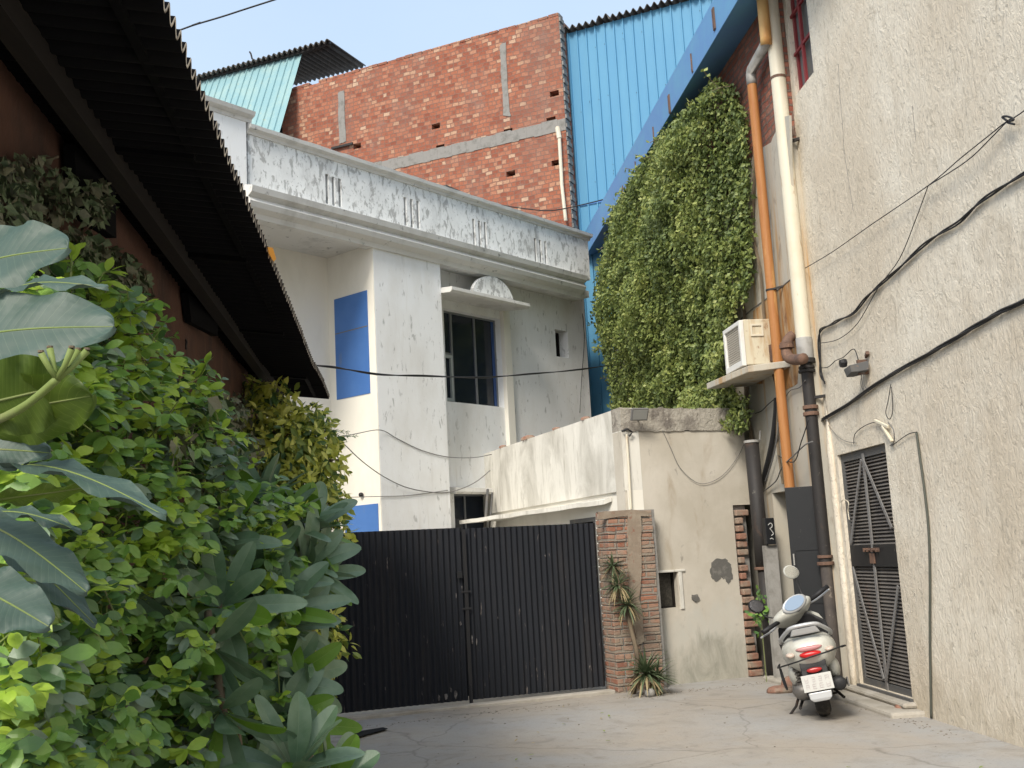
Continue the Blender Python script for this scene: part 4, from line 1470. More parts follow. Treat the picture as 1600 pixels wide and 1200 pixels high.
# hanging bracket board near the camera end
mb = MB()
mb.prism([FE.P(-6.35, -.58, 3.15), FE.P(-6.0, -.52, 3.15), FE.P(-5.98, -.52, 2.90), FE.P(-6.3, -.58, 2.90)], FE.N * .04)
mb.obj('bracket_board', m_soffit, lb)
mb = MB()
mb.prism([FE.P(-4.1, -.59, 3.15), FE.P(-3.5, -.52, 3.15), FE.P(-3.5, -.52, 3.02), FE.P(-4.0, -.59, 3.0)], FE.N * .04)
mb.obj('bracket_board', m_soffit, lb)
mb = MB()
pts = [roofp for roofp in (atY(8, 40, 3.0), atY(25, 72, 3.1), atY(40, 62, 3.2), atY(62, 92, 3.4), atY(85, 122, 3.7), atY(112, 140, 3.9), atY(118, 170, 3.95), atY(116, 198, 3.95))]
mb.tube(smooth_path(pts, 5), .005, 6)
tag(mb.obj('loose_wire', m_greycable, loc=pts[0]), 'loose grey wire looping along the timber under the dark roof', 'wire')
mb = MB()
pts = [atY(x, y, 6.2) for x, y in ((278, 536), (279, 531), (285, 529), (291, 533), (290, 541), (291, 546))]
mb.tube(smooth_path(pts, 4), .007, 6)
tag(mb.obj('wall_hook', m_cable, loc=pts[0]), 'small dark iron hook sticking out of the red-brown wall', 'hook')
# scrap of orange cloth caught on the eaves
mb = MB()
q = [FE.X(x, y, .012) for x, y in ((418, 386), (426, 387), (431, 404), (427, 408), (420, 396))]
mb.prism(q, Vector((0, .01, 0)))
tag(mb.obj('cloth_scrap', M('orange_cloth', (.75, .33, .03), .8), loc=q[0]), 'bright orange scrap of cloth caught on the corrugated eaves', 'cloth')

# ================================================================== PIPES ON THE RIGHT
def pxn(fr, pts, n): return [fr.X(x, y, n) for x, y in pts]


def ring_(mb, c, d, r, h):
    d = d.normalized()
    mb.tube([c - d * h / 2, c + d * h / 2], r, 14)


wp = thing('soil_pipe', 'thick ivory pipe turning into black cast iron at the corner of the rough wall', 'pipe', FR_.P(.12, .1, 0))
t0 = FR_.X(1215, 60, .13); t1 = FR_.X(1253, 500, .13)
ax = Vector((t1.x, t1.y, 0))
top = Vector((t1.x, t1.y, 11.0)); z_at = lambda y: FR_.px(1258, y, .13)[1]
zA, zB, zC, zD, zE = z_at(527), z_at(568), z_at(640), z_at(880), .0
def vp_(z): return Vector((t1.x + .0, t1.y + .0, z))
mb = MB(); mb.tube([vp_(zA), vp_(6.0), top], .082, 16, cap=False); mb.obj('upper_pipe', m_ivory, wp, smooth=True)
mb = MB(); mb.tube([vp_(zB), vp_(zA + .002)], .088, 16); mb.obj('sleeve', m_greypvc, wp, smooth=True, weld=True, bevel=.006)
mb = MB(); mb.tube([vp_(zD), vp_(zB)], .064, 16, cap=False); mb.obj('iron_pipe', m_iron, wp, smooth=True)
mb = MB()
for zz, rr_, hh in ((zB + .02, .10, .05), (zB - .05, .085, .03), (zB - .09, .09, .03)): ring_(mb, vp_(zz), Vector((0, 0, 1)), rr_, hh)
mb.obj('collar', m_iron, wp, weld=True, bevel=.004)
mb = MB()
for zz, rr_, hh in ((zC, .082, .04), (zC - .07, .084, .04)): ring_(mb, vp_(zz), Vector((0, 0, 1)), rr_, hh)
mb.obj('collar', m_rustiron, wp, weld=True, bevel=.004)
mb = MB()
for zz, rr_, hh in ((zD, .088, .035), (zD + .07, .08, .03)): ring_(mb, vp_(zz), Vector((0, 0, 1)), rr_, hh)
mb.bar(vp_(zD + .03) + Vector((0, 0, 0)), vp_(zD + .12) + Vector((.12, .02, 0)), .05, .05)
mb.obj('collar', m_rustiron, wp, weld=True, bevel=.004)
mb = MB(); mb.tube([vp_(0), vp_(zD)], .060, 16, cap=False); mb.obj('lower_pipe', m_rustiron if False else M('worn_iron', (.10, .085, .075), .75, [(7, .45, .7, (.05, .045, .045), (1, 1, .6), 6), (16, .62, .7, (.22, .19, .16), (1, 1, 1), 4)]), wp, smooth=True)
mb = MB(); zz = FR_.px(1216, 122, .13)[1]; ring_(mb, vp_(zz), Vector((0, 0, 1)), .087, .03); mb.obj('strap', m_rustiron, wp)
mb = MB(); mb.bar(FR_.P(.06, .0, zC + .1), vp_(zC + .1), .03, .03); mb.obj('wall_bracket', m_iron, wp); mb = MB(); mb.bar(FR_.P(.06, .0, 5.9), vp_(5.9), .03, .03); mb.obj('wall_bracket', m_iron, wp)

# elbow stub
el = thing('elbow_pipe', 'brown cast-iron elbow branching left from the ivory pipe', 'pipe', FL.P(.2, .15, 4))
e = [FL.X(x, y, n) for x, y, n in ((1240, 523, .03), (1232, 530, .09), (1229, 540, .13), (1229, 552, .15), (1234, 560, .15), (1246, 562, .13), (1256, 560, .11))]
mb = MB(); mb.tube(smooth_path(e, 3), .058, 12); mb.obj('bend', m_rustiron, el, smooth=True)
mb = MB(); ring_(mb, FL.X(1229, 541, .14), Vector((0, 0, 1)), .078, .05); ring_(mb, FL.X(1229, 536, .13), Vector((0, 0, 1)), .072, .02); mb.obj('collar', m_rustiron, el, weld=True, bevel=.004)

op = thing('rusty_pipe', 'rust-orange rain pipe with a slanting offset near the top', 'pipe', FL.P(.7, .1, 2))
c0 = FL.X(1230, 720, .11)
ox, oy = c0.x, c0.y
ztop = FL.px(1170, 122, .11)[1]
zt2 = FL.px(1196, 60, .11)[1]
u_, _z = FL.px(1172, 122, .11)
pU = (c0 - FL.o).dot(FL.D)
mb = MB(); mb.tube([FL.P(pU, .11, 2.0), FL.P(pU, .11, 4), FL.P(pU, .11, ztop - .02)], .056, 14, cap=False); mb.obj('lower_run', m_orange, op, smooth=True)
uT = FL.px(1197, 62, .11)[0]
mb = MB(); mb.tube([FL.P(pU, .11, ztop - .12), FL.P(pU, .11, ztop), FL.P(pU - .03, .11, ztop + .05), FL.P(uT + .03, .11, zt2 - .06), FL.P(uT, .11, zt2 + .02)], .060, 14); mb.obj('slanting_run', m_greypvc, op, smooth=True)
mb = MB(); mb.tube([FL.P(uT + .01, .11, zt2 - .08), FL.P(uT, .11, zt2), FL.P(uT, .11, zt2 + 3)], .064, 14); mb.obj('upper_run', M('ochre_pvc', (.62, .38, .15), .5, [(3, .45, .7, (.55, .26, .08), (2, 2, .4), 6), (5, .6, .7, (.72, .62, .42), (1, 1, .4), 4)]), op, smooth=True)
mb = MB(); zz = FL.px(1207, 452, .11)[1]; ring_(mb, FL.P(pU, .11, zz), Vector((0, 0, 1)), .062, .02); mb.bar(FL.P(pU - .06, .11, zz), FL.P(pU - .10, 0, zz + .02), .02, .02); mb.obj('clamp', m_iron, op)

bp_ = thing('black_pipe', 'black cast-iron pipe standing beside the broken brick edge of the plastered house', 'pipe', FL.P(1.6, .3, 0))
cb = atY(1180, 780, 12.75)
bx, by = cb.x + .02, cb.y
zt3 = 2.75
zcl = atY(1190, 888, 12.75).z
mb = MB(); mb.tube([Vector((bx, by, zcl)), Vector((bx, by, 1.7)), Vector((bx - .005, by, zt3))], .085, 14); mb.obj('iron_pipe', m_iron, bp_, smooth=True)
mb = MB(); mb.tube([Vector((bx + .01, by, 0)), Vector((bx + .01, by, zcl))], .075, 14); mb.obj('lower_pipe', m_iron, bp_, smooth=True)
mb = MB(); ring_(mb, Vector((bx, by, zcl)), Vector((0, 0, 1)), .10, .035); mb.bar((bx, by, zcl + .02), (bx + .16, by + .0, zcl + .08), .05, .05); mb.obj('collar', m_rustiron, bp_, weld=True, bevel=.005)
zc2 = atY(1165, 690, 12.7).z
mb = MB(); ring_(mb, Vector((bx, by, zc2)), Vector((0, 0, 1)), .095, .03); mb.tube([Vector((bx + .09, by - .02, zc2)), Vector((bx + .10, by - .05, zc2 + .12))], .012); mb.obj('clamp', m_greypvc, bp_)

# thick bundled hose behind
mb = MB()
pts = [FL.X(x, y, .04) for x, y in ((1213, 622), (1212, 645), (1208, 680), (1201, 715), (1192, 750), (1186, 770))]
mb.tube(smooth_path(pts, 5), .03, 8)
tag(mb.obj('drain_hose', m_cable, loc=pts[0]), 'fat black hose sagging across stained plaster left of the rusty pipe', 'hose')
mb = MB()
pts = [FL.X(x, y, .05) for x, y in ((1216, 660), (1213, 690), (1206, 722), (1196, 752))]
mb.tube(smooth_path(pts, 5), .009, 6)
tag(mb.obj('thin_hose', m_greycable, loc=pts[0]), 'thin grey line running along the fat black hose', 'wire')

# ================================================================== AIR CONDITIONER
ac = thing('air_conditioner', 'old rusting cream window air conditioner on a concrete shelf beside the ivy', 'air conditioner', FL.P(1.0, .3, 3.4))
AZ0 = 3.56; AH = .53
mb = MB(); mb.box(FL, .78, 1.36, .0, .38, AZ0, AZ0 + AH)
mb.obj('casing', M('rusty_cream_casing', (.60, .55, .42), .6, [(3, .54, .70, (.42, .26, .12), (2, 2, .35), 6, .4, .8), (9, .60, .7, (.25, .12, .06), (1, 1, .5), 5)]), ac, bevel=.01)
mb = MB(); mb.wall(FL, .765, 1.375, .38, .43, AZ0 - .01, AZ0 + AH - .01, [(.82, 1.32, AZ0 + .06, AZ0 + AH - .06)])
ff = mb.obj('front_panel', M('white_plastic', (.72, .71, .68), .5, [(4, .5, .8, (.6, .57, .5), (1, 1, 1), 4)]), ac, bevel=.006)
mb = MB()
mb.box(FL, .82, 1.32, .385, .395, AZ0 + .06, AZ0 + AH - .06)
z = AZ0 + .08
while z < AZ0 + AH - .08:
    mb.box(FL, .83, 1.31, .395, .410, z, z + .012); z += .026
mb.obj('grille', M('beige_grille', (.50, .46, .40), .6), ff)
mb = MB(); mb.wall(FL, .77, .778, .13, .27, AZ0 + .33, AZ0 + .47)
# side frame plate (facing the camera)
D_, N_2 = FL.D, FL.N
def side(mb, n0, n1, z0, z1, u0, u1): mb.box(FL, u0, u1, n0, n1, z0, z1)
mb = MB()
side(mb, .15, .30, AZ0 + .33, AZ0 + .35, .765, .779); side(mb, .15, .30, AZ0 + .45, AZ0 + .47, .765, .779)
side(mb, .15, .17, AZ0 + .35, AZ0 + .45, .765, .779); side(mb, .28, .30, AZ0 + .35, AZ0 + .45, .765, .779)
mb.obj('side_vent', m_ivory, ac)
mb = MB()
side(mb, .0, .10, AZ0 + .03, AZ0 + .22, .74, .779)
for k in range(5):
    a = FL.P(.75, .03 + .012 * k, AZ0 + .20 - .03 * k)
    mb.tube(smooth_path([a, a - FL.D * .04 - FL.N * .04, a - FL.N * .10 + Vector((0, 0, .02 * k - .05))], 3), .006, 5)
mb.obj('terminal_box', m_rustiron, ac)
mb = MB(); mb.box(FL, .80, 1.34, .02, .37, AZ0 - .012, AZ0 - .001); mb.obj('base_tray', m_iron, ac)

# meter box and door in the passage
mbx = thing('meter_box', 'small black meter box with a pale chalk scrawl beside the dark doorway', 'box', FL.P(1.5, .1, 1.7))
m0 = atY(1203, 830, 12.45)
fm = Fr((m0.x, m0.y), 80)
mb = MB(); mb.box(fm, -.062, .05, -.06, .03, m0.z - .15, m0.z + .15); mb.obj('box_body', m_blackpaint, mbx, bevel=.006)
mb = MB()
sc_ = [(-.03, .07), (.0, .09), (.02, .07), (.01, .04), (-.01, .03), (.01, .0), (.025, -.03), (.0, -.05)]
mb.tube(smooth_path([fm.P(a, .034, m0.z + b) for a, b in sc_], 4), .005, 5)
mb.tube(smooth_path([fm.P(a, .034, m0.z + b) for a, b in ((-.02, -.09), (.0, -.08), (.02, -.095))], 3), .005, 5)
mb.obj('chalk_scrawl', M('chalk', (.5, .5, .48), .9), mbx)
mb = MB(); mb.box(fm, -.07, .08, -.10, -.02, .0, m0.z - .16)
tag(mb.obj('door_jamb', m_concrete, loc=m0), 'grey concrete post under the small black meter box', 'post')

dl = thing('steel_door', 'open black sheet-steel door leaf behind the scooter', 'door', Vector((2.95, 11.75, 0)))
dA = atY(1226, 765, 11.55); dB = atY(1284, 763, 11.45)
azd = math.degrees(math.atan2(dB.x - dA.x, dB.y - dA.y))
fd = Fr((dA.x, dA.y), azd)
LD = (Vector((dB.x, dB.y, 0)) - Vector((dA.x, dA.y, 0))).length
mb = MB(); mb.box(fd, 0, LD + .02, -.03, 0, .04, 2.12); mb.obj('door_leaf', m_blackpaint, dl, bevel=.003)
mb = MB()
for z in (.9, 1.45, .08): mb.box(fd, .01, LD, .0, .008, z, z + .05)
mb.box(fd, .01, .05, .0, .0082, .13, .9); mb.box(fd, .01, .05, .0, .0082, .95, 1.45)
mb.obj('stiffener', m_blackpaint, dl)
mb = MB(); mb.tube([fd.P(.03, .03, 1.30), fd.P(.03, .03, 1.42)], .008); mb.obj('handle', m_greypvc, dl)

# ================================================================== THINGS ON THE ROUGH WALL
cv = thing('cctv_camera', 'small dark boxy security camera with dangling leads on the rough wall', 'camera', FR_.X(1345, 572, .1))
kk = FR_.X(1352, 575, .0)
ku = (kk - FR_.o).dot(FR_.D); kz = kk.z
mb = MB()
P = FR_.P
mb.loft([[P(ku + .02, .02, kz + .02), P(ku - .14, .02, kz + .05), P(ku - .14, .02, kz - .04), P(ku + .02, .02, kz - .06)],
         [P(ku + .02, .12, kz - .01), P(ku - .12, .12, kz + .03), P(ku - .12, .12, kz - .05), P(ku + .02, .12, kz - .08)],
         [P(ku + .04, .20, kz - .0), P(ku - .10, .19, kz + .02), P(ku - .10, .18, kz - .05), P(ku + .03, .18, kz - .08)]])
mb.obj('housing', m_greysteel, cv, weld=True, bevel=.006)
mb = MB(); lx = P(ku + .03, .20, kz + .06)
mb.loft([[lx + FR_.D * (a * q) + Vector((0, 0, b * q)) + FR_.N * nn for a, b in ((.04, .0), (.02, .04), (-.02, .04), (-.04, 0), (-.02, -.04), (.02, -.04))] for q, nn in ((.9, -.03), (1, 0), (.8, .03))])
mb.obj('lens_hood', m_cable, cv)
mb = MB(); mb.bar(P(ku - .05, .0, kz + .10), P(ku - .16, .03, kz + .12), .03, .03); mb.bar(P(ku - .06, .0, kz), P(ku - .06, .1, kz), .03, .14); mb.obj('bracket', m_rustiron, cv)
mb = MB()
for k, (x0, x1, x2) in enumerate(((1347, 1345, 1352), (1350, 1350, 1358), (1344, 1348, 1349))):
    mb.tube(smooth_path([FR_.X(x0, 582, .08), FR_.X(x1, 600, .05), FR_.X(x2, 616 - 3 * k, .02)], 4), .003, 5)
mb.obj('leads', m_greycable, cv)


def wire(fr, pts, r, label, n=.02, mat=None, name='wire', cat='wire', strands=1, group=None):
    p3 = []
    for q in pts:
        nn = q[2] if len(q) > 2 else n
        p3.append(fr.X(q[0], q[1], nn))
    mb = MB()
    sp = smooth_path(p3, 5)
    if strands == 1: mb.tube(sp, r, 7)
    else:
        for k in range(strands):
            q = []
            for i, p in enumerate(sp):
                a = i * .35 + k * 2 * math.pi / strands
                q.append(p + Vector((0, 0, math.cos(a) * r * 1.1)) + fr.D * (math.sin(a) * r * .6) + fr.N * (r + math.sin(a) * r * .9))
            mb.tube(q, r, 6)
    return tag(mb.obj(name, mat or m_cable, loc=p3[0], smooth=True), label, cat, group)


wire(FR_, [(1283, 658), (1330, 629), (1380, 594), (1440, 560), (1480, 537), (1520, 513), (1560, 490), (1610, 466), (1800, 372), (2150, 240)], .0095,
     'thickest black cable bundle slanting up the rough wall towards the right edge', name='cable_bundle', cat='cable', strands=3, n=.015)
wire(FR_, [(1290, 598), (1284, 585), (1282, 560), (1281, 530), (1284, 515), (1300, 507), (1312, 500), (1335, 489), (1355, 465), (1375, 446), (1405, 420), (1440, 387), (1468, 366), (1500, 347), (1530, 318), (1560, 297), (1610, 266), (1800, 150), (2150, -40)],
     .0085, 'black cable that turns a corner beside the pipe and climbs the rough wall in waves', name='cable', cat='cable', strands=2, n=.015)
wire(FR_, [(1258, 419, .06), (1300, 394), (1360, 352), (1449, 291, .05), (1500, 248, .06), (1545, 212, .06), (1574, 189, .04), (1610, 166), (1850, -20, .03)], .0045,
     'upper thin taut wire running from the ivory pipe to the knot at the right', name='thin_wire', n=.05)
wire(FR_, [(1449, 291), (1510, 252), (1550, 214), (1574, 189)], .0045, 'second thin strand between the two knots of the taut wire', name='thin_wire', n=.06)
wire(FR_, [(1282, 536), (1310, 530), (1340, 505), (1372, 450), (1405, 405), (1430, 345), (1450, 291)], .004, 'thin wire hanging in a curve from the taut wire down to the corner', name='thin_wire', n=.03)
wire(FR_, [(1574, 189), (1566, 183), (1575, 182), (1584, 187), (1574, 191), (1585, 194)], .008, 'little black knot on the taut wire near the right edge', n=.05, name='wire_knot')
wire(FR_, [(1283, 575), (1295, 573), (1305, 564), (1318, 558), (1330, 547), (1336, 547), (1341, 562)], .0045, 'thin wire from the corner cable up and over to the security camera', name='camera_lead', n=.03)
wire(FR_, [(1392, 600), (1388, 625), (1384, 645), (1390, 655), (1395, 640), (1393, 604)], .004, 'pair of thin wires dropping from the cable bundle to the white plug', name='thin_wire', n=.03)
wire(FR_, [(1334, 694), (1336, 678), (1350, 666), (1366, 660), (1380, 662)], .004, 'thin arc of wire left of the white plug above the louvred door', name='thin_wire', n=.02)
wire(FR_, [(1393, 697), (1405, 688), (1420, 678), (1432, 675)], .004, 'short thin wire from the white plug to the green-grey tube', name='thin_wire', n=.02)
wire(FR_, [(1286, 650), (1300, 672), (1318, 688), (1338, 692)], .003, 'faint wire sagging from the corner towards the door head', name='thin_wire', n=.015, mat=m_greycable)
wire(FR_, [(1432, 675), (1436, 705), (1445, 770), (1451, 830), (1453, 900), (1453, 1000), (1454, 1060), (1455, 1122)], .011, 'straight green-grey tube running down the rough wall to the ground', name='tube', cat='tube', n=.014,
     mat=M('green_grey_tube', (.085, .09, .075), .6))
pg = thing('white_plug', 'broken cream plug with bare leads above the louvred door', 'plug', FR_.X(1385, 670, .02))
mb = MB(); mb.bar(FR_.X(1367, 657, .03), FR_.X(1388, 667, .03), .025, .025); mb.bar(FR_.X(1379, 666, .035), FR_.X(1394, 690, .03), .028, .022)
mb.obj('plug_body', m_ivory, pg, bevel=.004)
mb = MB(); mb.tube(smooth_path([FR_.X(1388, 660, .03), FR_.X(1396, 672, .05), FR_.X(1397, 690, .03), FR_.X(1391, 696, .02)], 4), .005, 6); mb.obj('lead', m_greycable, pg)

# wires by the rusty pipe
wire(FL, [(1216, 712, .05), (1240, 722, .17), (1252, 690, .18), (1264, 655, .15)], .006, 'wire from the rusty pipe rising steeply to the iron pipe collar', name='thin_wire')
wire(FL, [(1190, 770, .03), (1212, 752, .04), (1222, 730, .1), (1240, 712, .17), (1258, 695, .14), (1270, 690, .1)], .008, 'wavy grey wire crossing in front of the rusty pipe above the dark doorway', name='thin_wire', mat=m_greycable)
wire(FL, [(1180, 646, .02), (1190, 642, .03), (1200, 632, .05), (1212, 622, .05)], .006, 'short thin wire under the air conditioner shelf', name='thin_wire')
wire(FL, [(1228, 620, .03), (1235, 610, .03), (1250, 605, .03), (1258, 594, .06)], .005, 'short wavy wire between rusty pipe and iron pipe', name='thin_wire', mat=m_greycable)
# wires in the yard and on the white building
FM = Fr(atY(700, 590, 11.5), 80)
yc = smooth_path([atY(x, y, Y) for x, y, Y in ((250, 548, 10.4), (430, 563, 10.7), (500, 572, 11.0), (540, 577, 11.3), (600, 585, 11.8), (660, 588, 12.4), (740, 589, 13.3), (800, 587, 14.2), (860, 582, 15.4), (920, 575, 17.0), (955, 571, 18.6))], 5)
mb = MB(); mb.tube(yc, .0075, 6); mb.tube([p + Vector((0, 0, .013 * math.cos(k * .5))) + Vector((0, .01 * math.sin(k * .5), 0)) for k, p in enumerate(yc)], .0065, 6)
tag(mb.obj('cable', m_cable, loc=yc[0], smooth=True), 'dark cable strung across the white building from the shed roof to the ivy', 'cable')
wire(FW, [(535, 683, .5), (560, 677, .5), (595, 672, .42), (622, 686, .4), (660, 704, .4), (700, 714, .4), (740, 715, .4), (768, 710, .45)], .006, 'thin wire drooping across the bay to the plastered house, upper of two', name='thin_wire', mat=m_greycable)
wire(FW, [(538, 694, .6), (565, 720, .55), (600, 745, .45), (640, 763, .42), (690, 770, .4), (720, 764, .4), (745, 752, .5), (766, 735, .6)], .007, 'thin wire drooping lower across the bay towards the hooded window', name='thin_wire', mat=m_greycable)
wire(FW, [(545, 777, .4), (580, 776, .4), (640, 774, .4), (700, 766, .4)], .005, 'nearly level faint wire just above the lower blue panel', name='thin_wire', mat=m_greycable)
wire(FW, [(910, 490, .05), (913, 530, .05), (909, 590, .05), (906, 645, .05)], .006, 'thin dark wire running down the right end of the white building', name='thin_wire')
wire(FB, [(780, 320, .3), (820, 326, .3), (860, 329, .3), (905, 321, .3), (965, 306, .3)], .012, 'thin wire drooping over the red bricks onto the blue cladding', name='thin_wire')
wire(FG, [(1035, 672), (1048, 700), (1062, 730), (1085, 752), (1105, 755), (1130, 742), (1152, 715), (1162, 695)], .0035, 'hair-thin wire sagging across the front of the plastered house', name='thin_wire', n=.02, mat=m_greycable)
FK = Fr(atY(350, 30, 9), 90)
wire(FK, [(-300, 260), (262, 54), (300, 40), (350, 25), (440, -4), (900, -150)], .008, 'single thin wire crossing the open sky at upper left', name='sky_wire')

# bricks and stones
def rock(c, sx, sy, sz, mat, label, seed, cat='stone', name='stone', group=None, az=0):
    r = random.Random(seed)
    mb = MB()
    rings = []
    for hz, s_ in ((0, .95), (.35, 1.05), (.75, .9), (1, .5)):
        rings.append([Vector((math.cos(a) * sx * s_ * r.uniform(.85, 1.1), math.sin(a) * sy * s_ * r.uniform(.85, 1.1), sz * hz)) for a in [k * math.pi / 4 + .3 for k in range(8)]])
    mb.loft(rings)
    mb.transform(Matrix.Translation(c) @ Matrix.Rotation(az, 4, 'Z'))
    return tag(mb.obj(name, mat, loc=c, smooth=True, weld=True), label, cat, group)


rock(gnd(1420, 1113), .12, .085, .085, m_loosebrick, 'reddish stone at the foot of the rough wall by the door step', 4)
rock(gnd(1222, 1082), .17, .10, .07, m_loosebrick, 'flat brown stone on the ground left of the scooter', 9)
rock(gnd(1238, 1078), .11, .08, .14, m_loosebrick, 'upright red brick chunk right behind the scooter stand', 13, 'brick', 'brick_chunk')
rock(gnd(1352, 1078), .10, .07, .05, m_step, 'grey rubble lump where plaster post meets the step', 17)
rock(gnd(1016, 1088), .06, .05, .08, m_concrete, 'grey stone half hidden in the spiky plant at the pillar foot', 21)
mb = MB()
mb.box(FL, .1, 1.4, .02, .3, -.02, .05)
tag(mb.obj('threshold_slab', m_step, bevel=.02, loc=FL.P(.7, .15, 0)), 'worn slab on the ground at the dark doorway behind the scooter', 'slab')

# ================================================================== SCOOTER
SB = gnd(1292, 1125)
scoot = thing('scooter', 'pearl white scooter with red tail lamp, leaning left on its stand, seen from behind', 'scooter', SB)
MS = Matrix.Translation(SB) @ Matrix.Rotation(-R(13), 4, 'Z') @ Matrix.Rotation(-R(9), 4, 'Y') @ Matrix.Diagonal((1.16, 1, 1, 1))
m_pearl = M('pearl_white_paint', (.55, .55, .50), .38, [(5, .5, .75, (.40, .39, .34), (1, 1, 1), 6)], spec=.5, coat=.3)
m_silver = M('silver_plastic', (.50, .51, .52), .4, metal=.3)
m_rubber = M('tyre_rubber', (.028, .026, .024), .85, [(9, .5, .7, (.09, .08, .065), (1, 1, 1), 5)])
m_blackpl = M('black_plastic', (.022, .022, .024), .55)
m_red = glassm('red_lens', (.50, .012, .012), .25)
m_redd = glassm('dark_red_lens', (.40, .02, .02), .3)
m_seat = M('seat_vinyl', (.035, .035, .038), .5)
m_steel = M('dull_steel', (.20, .19, .18), .5, metal=.5)


def sring(y, zc, w, h, n=20, p=2.6, xo=0, flat=1):
    out = []
    for k in range(n):
        a = 2 * math.pi * k / n
        ca, sa = math.cos(a), math.sin(a)
        x = abs(ca) ** (2 / p) * math.copysign(w / 2, ca)
        z = abs(sa) ** (2 / p) * math.copysign(h / 2, sa)
        if z < 0: x *= 1 - .25 * (-z / (h / 2)) * flat
        out.append(Vector((x + xo, y, zc + z)))
    return out


def so_(mb, name, mat, parent=scoot, **kw):
    mb.transform(MS)
    return mb.obj(name, mat, parent, **kw)


def wheel(cy, yaw=0, dx=0):
    c = Vector((dx, cy, .215))
    mb = MB()
    rings = []
    for k in range(24):
        a = 2 * math.pi * k / 24
        rad = Vector((0, math.cos(a), math.sin(a)))
        rg = []
        for j in range(8):
            b = 2 * math.pi * j / 8
            rg.append(rad * (.165 + .05 * math.cos(b)) + Vector((.056 * math.sin(b), 0, 0)))
        rings.append(rg)
    rings.append(rings[0])
    mb.loft(rings, cap=False)
    T = Matrix.Translation(c) @ Matrix.Rotation(yaw, 4, 'Z')
    mb.transform(T)
    w_ = so_(mb, 'wheel', m_rubber, smooth=True, weld=True)
    mb = MB()
    mb.loft([[Vector((x, r_ * math.cos(2 * math.pi * k / 20), r_ * math.sin(2 * math.pi * k / 20))) for k in range(20)] for x, r_ in ((-.035, .10), (-.045, .125), (.045, .125), (.035, .10))])
    mb.transform(T)
    so_(mb, 'rim', m_steel, w_, smooth=False)
    return w_


wheel(.21)
wheel(1.42, R(25), -.02)
# rear body cowl
rings = [sring(-.20, .60, .10, .06), sring(-.185, .605, .22, .17), sring(-.13, .60, .34, .26), sring(-.02, .585, .41, .33), sring(.15, .57, .43, .37), sring(.35, .55, .40, .38), sring(.55, .50, .33, .36), sring(.70, .44, .27, .28), sring(.76, .40, .24, .2)]
mb = MB(); mb.loft(rings); so_(mb, 'body_panel', m_pearl, smooth=True, subsurf=1)
# side skirts lower at left and right
mb = MB()
for s in (-1, 1):
    mb.loft([sring(.02, .43, .06, .14, 10, 2.2, s * .15), sring(.15, .40, .10, .22, 10, 2.2, s * .155), sring(.40, .37, .10, .22, 10, 2.2, s * .15), sring(.62, .34, .06, .12, 10, 2.2, s * .13)])
so_(mb, 'side_cover', m_pearl, smooth=True, subsurf=1)
# seat
mb = MB(); mb.loft([sring(-.10, .765, .14, .05), sring(-.04, .775, .26, .085), sring(.15, .785, .30, .10), sring(.35, .77, .28, .10), sring(.48, .745, .25, .08), sring(.68, .73, .20, .09), sring(.76, .70, .14, .05)])
so_(mb, 'seat', m_seat, smooth=True, subsurf=1)
# grab rail: raised silver loop
mb = MB()
gr = [(-.19, .22, .69), (-.185, .02, .735), (-.13, -.13, .80), (-.075, -.20, .835), (.075, -.20, .835), (.13, -.13, .80), (.185, .02, .735), (.19, .22, .69)]
mb.tube(smooth_path(gr, 5), .017, 10)
g_ = so_(mb, 'grab_rail', m_silver, smooth=True)
mb = MB()
mb.loft([[Vector(p) for p in ((-.10, -.185, .765), (.10, -.185, .765), (.115, -.16, .755), (-.115, -.16, .755))], [Vector(p) for p in ((-.085, -.205, .815), (.085, -.205, .815), (.09, -.165, .815), (-.09, -.165, .815))]])
so_(mb, 'rail_plate', m_silver, g_, bevel=.006)
# tail lamp
mb = MB(); mb.loft([sring(-.235, .585, .10, .035, 12, 2.4), sring(-.225, .585, .16, .055, 12, 2.4), sring(-.17, .59, .20, .07, 12, 2.4)])
so_(mb, 'tail_light', m_red, smooth=True, subsurf=1)
mb = MB(); mb.loft([sring(-.215, .635, .14, .03, 12, 2.4), sring(-.205, .637, .20, .045, 12, 2.4), sring(-.15, .64, .24, .05, 12, 2.4)])
so_(mb, 'tail_trim', M('pink_lens', (.45, .22, .22), .3), smooth=True, subsurf=1)
for s in (-1, 1):
    mb = MB(); mb.loft([sring(-.20, .60, .03, .02, 10, 2.2, s * .14), sring(-.185, .60, .07, .045, 10, 2.2, s * .14), sring(-.11, .605, .08, .055, 10, 2.2, s * .155)])
    so_(mb, 'indicator', M('clear_lens', (.55, .45, .38), .3), smooth=True, subsurf=1)
# rear mudguard, reflector, plate
mb = MB()
mb.loft([[Vector((x, y, z)) for x, y, z in ((-.10, y0, z0), (.10, y0, z0), (.085, y0 + .03, z0 - .005), (-.085, y0 + .03, z0 - .005))] for y0, z0 in ((-.15, .53), (-.19, .47), (-.22, .36), (-.225, .25))])
so_(mb, 'mudguard', m_blackpl, bevel=.01)
mb = MB(); mb.loft([sring(-.232, .455, .09, .03, 12, 2.2), sring(-.225, .455, .115, .042, 12, 2.2), sring(-.19, .455, .115, .042, 12, 2.2)])
so_(mb, 'reflector', m_redd, smooth=True)
mb = MB()
pl0 = Vector((0, -.238, .355))
t_ = Vector((0, -.10, -1)).normalized()
mb.prism([pl0 + Vector((a, 0, 0)) + t_ * b for a, b in ((-.11, -.07), (.11, -.07), (.11, .07), (-.11, .07))], (0, -.006, 0))
np_ = so_(mb, 'number_plate', M('plate_white', (.55, .55, .53), .6), bevel=.003)
mb = MB()
rr = random.Random(2)
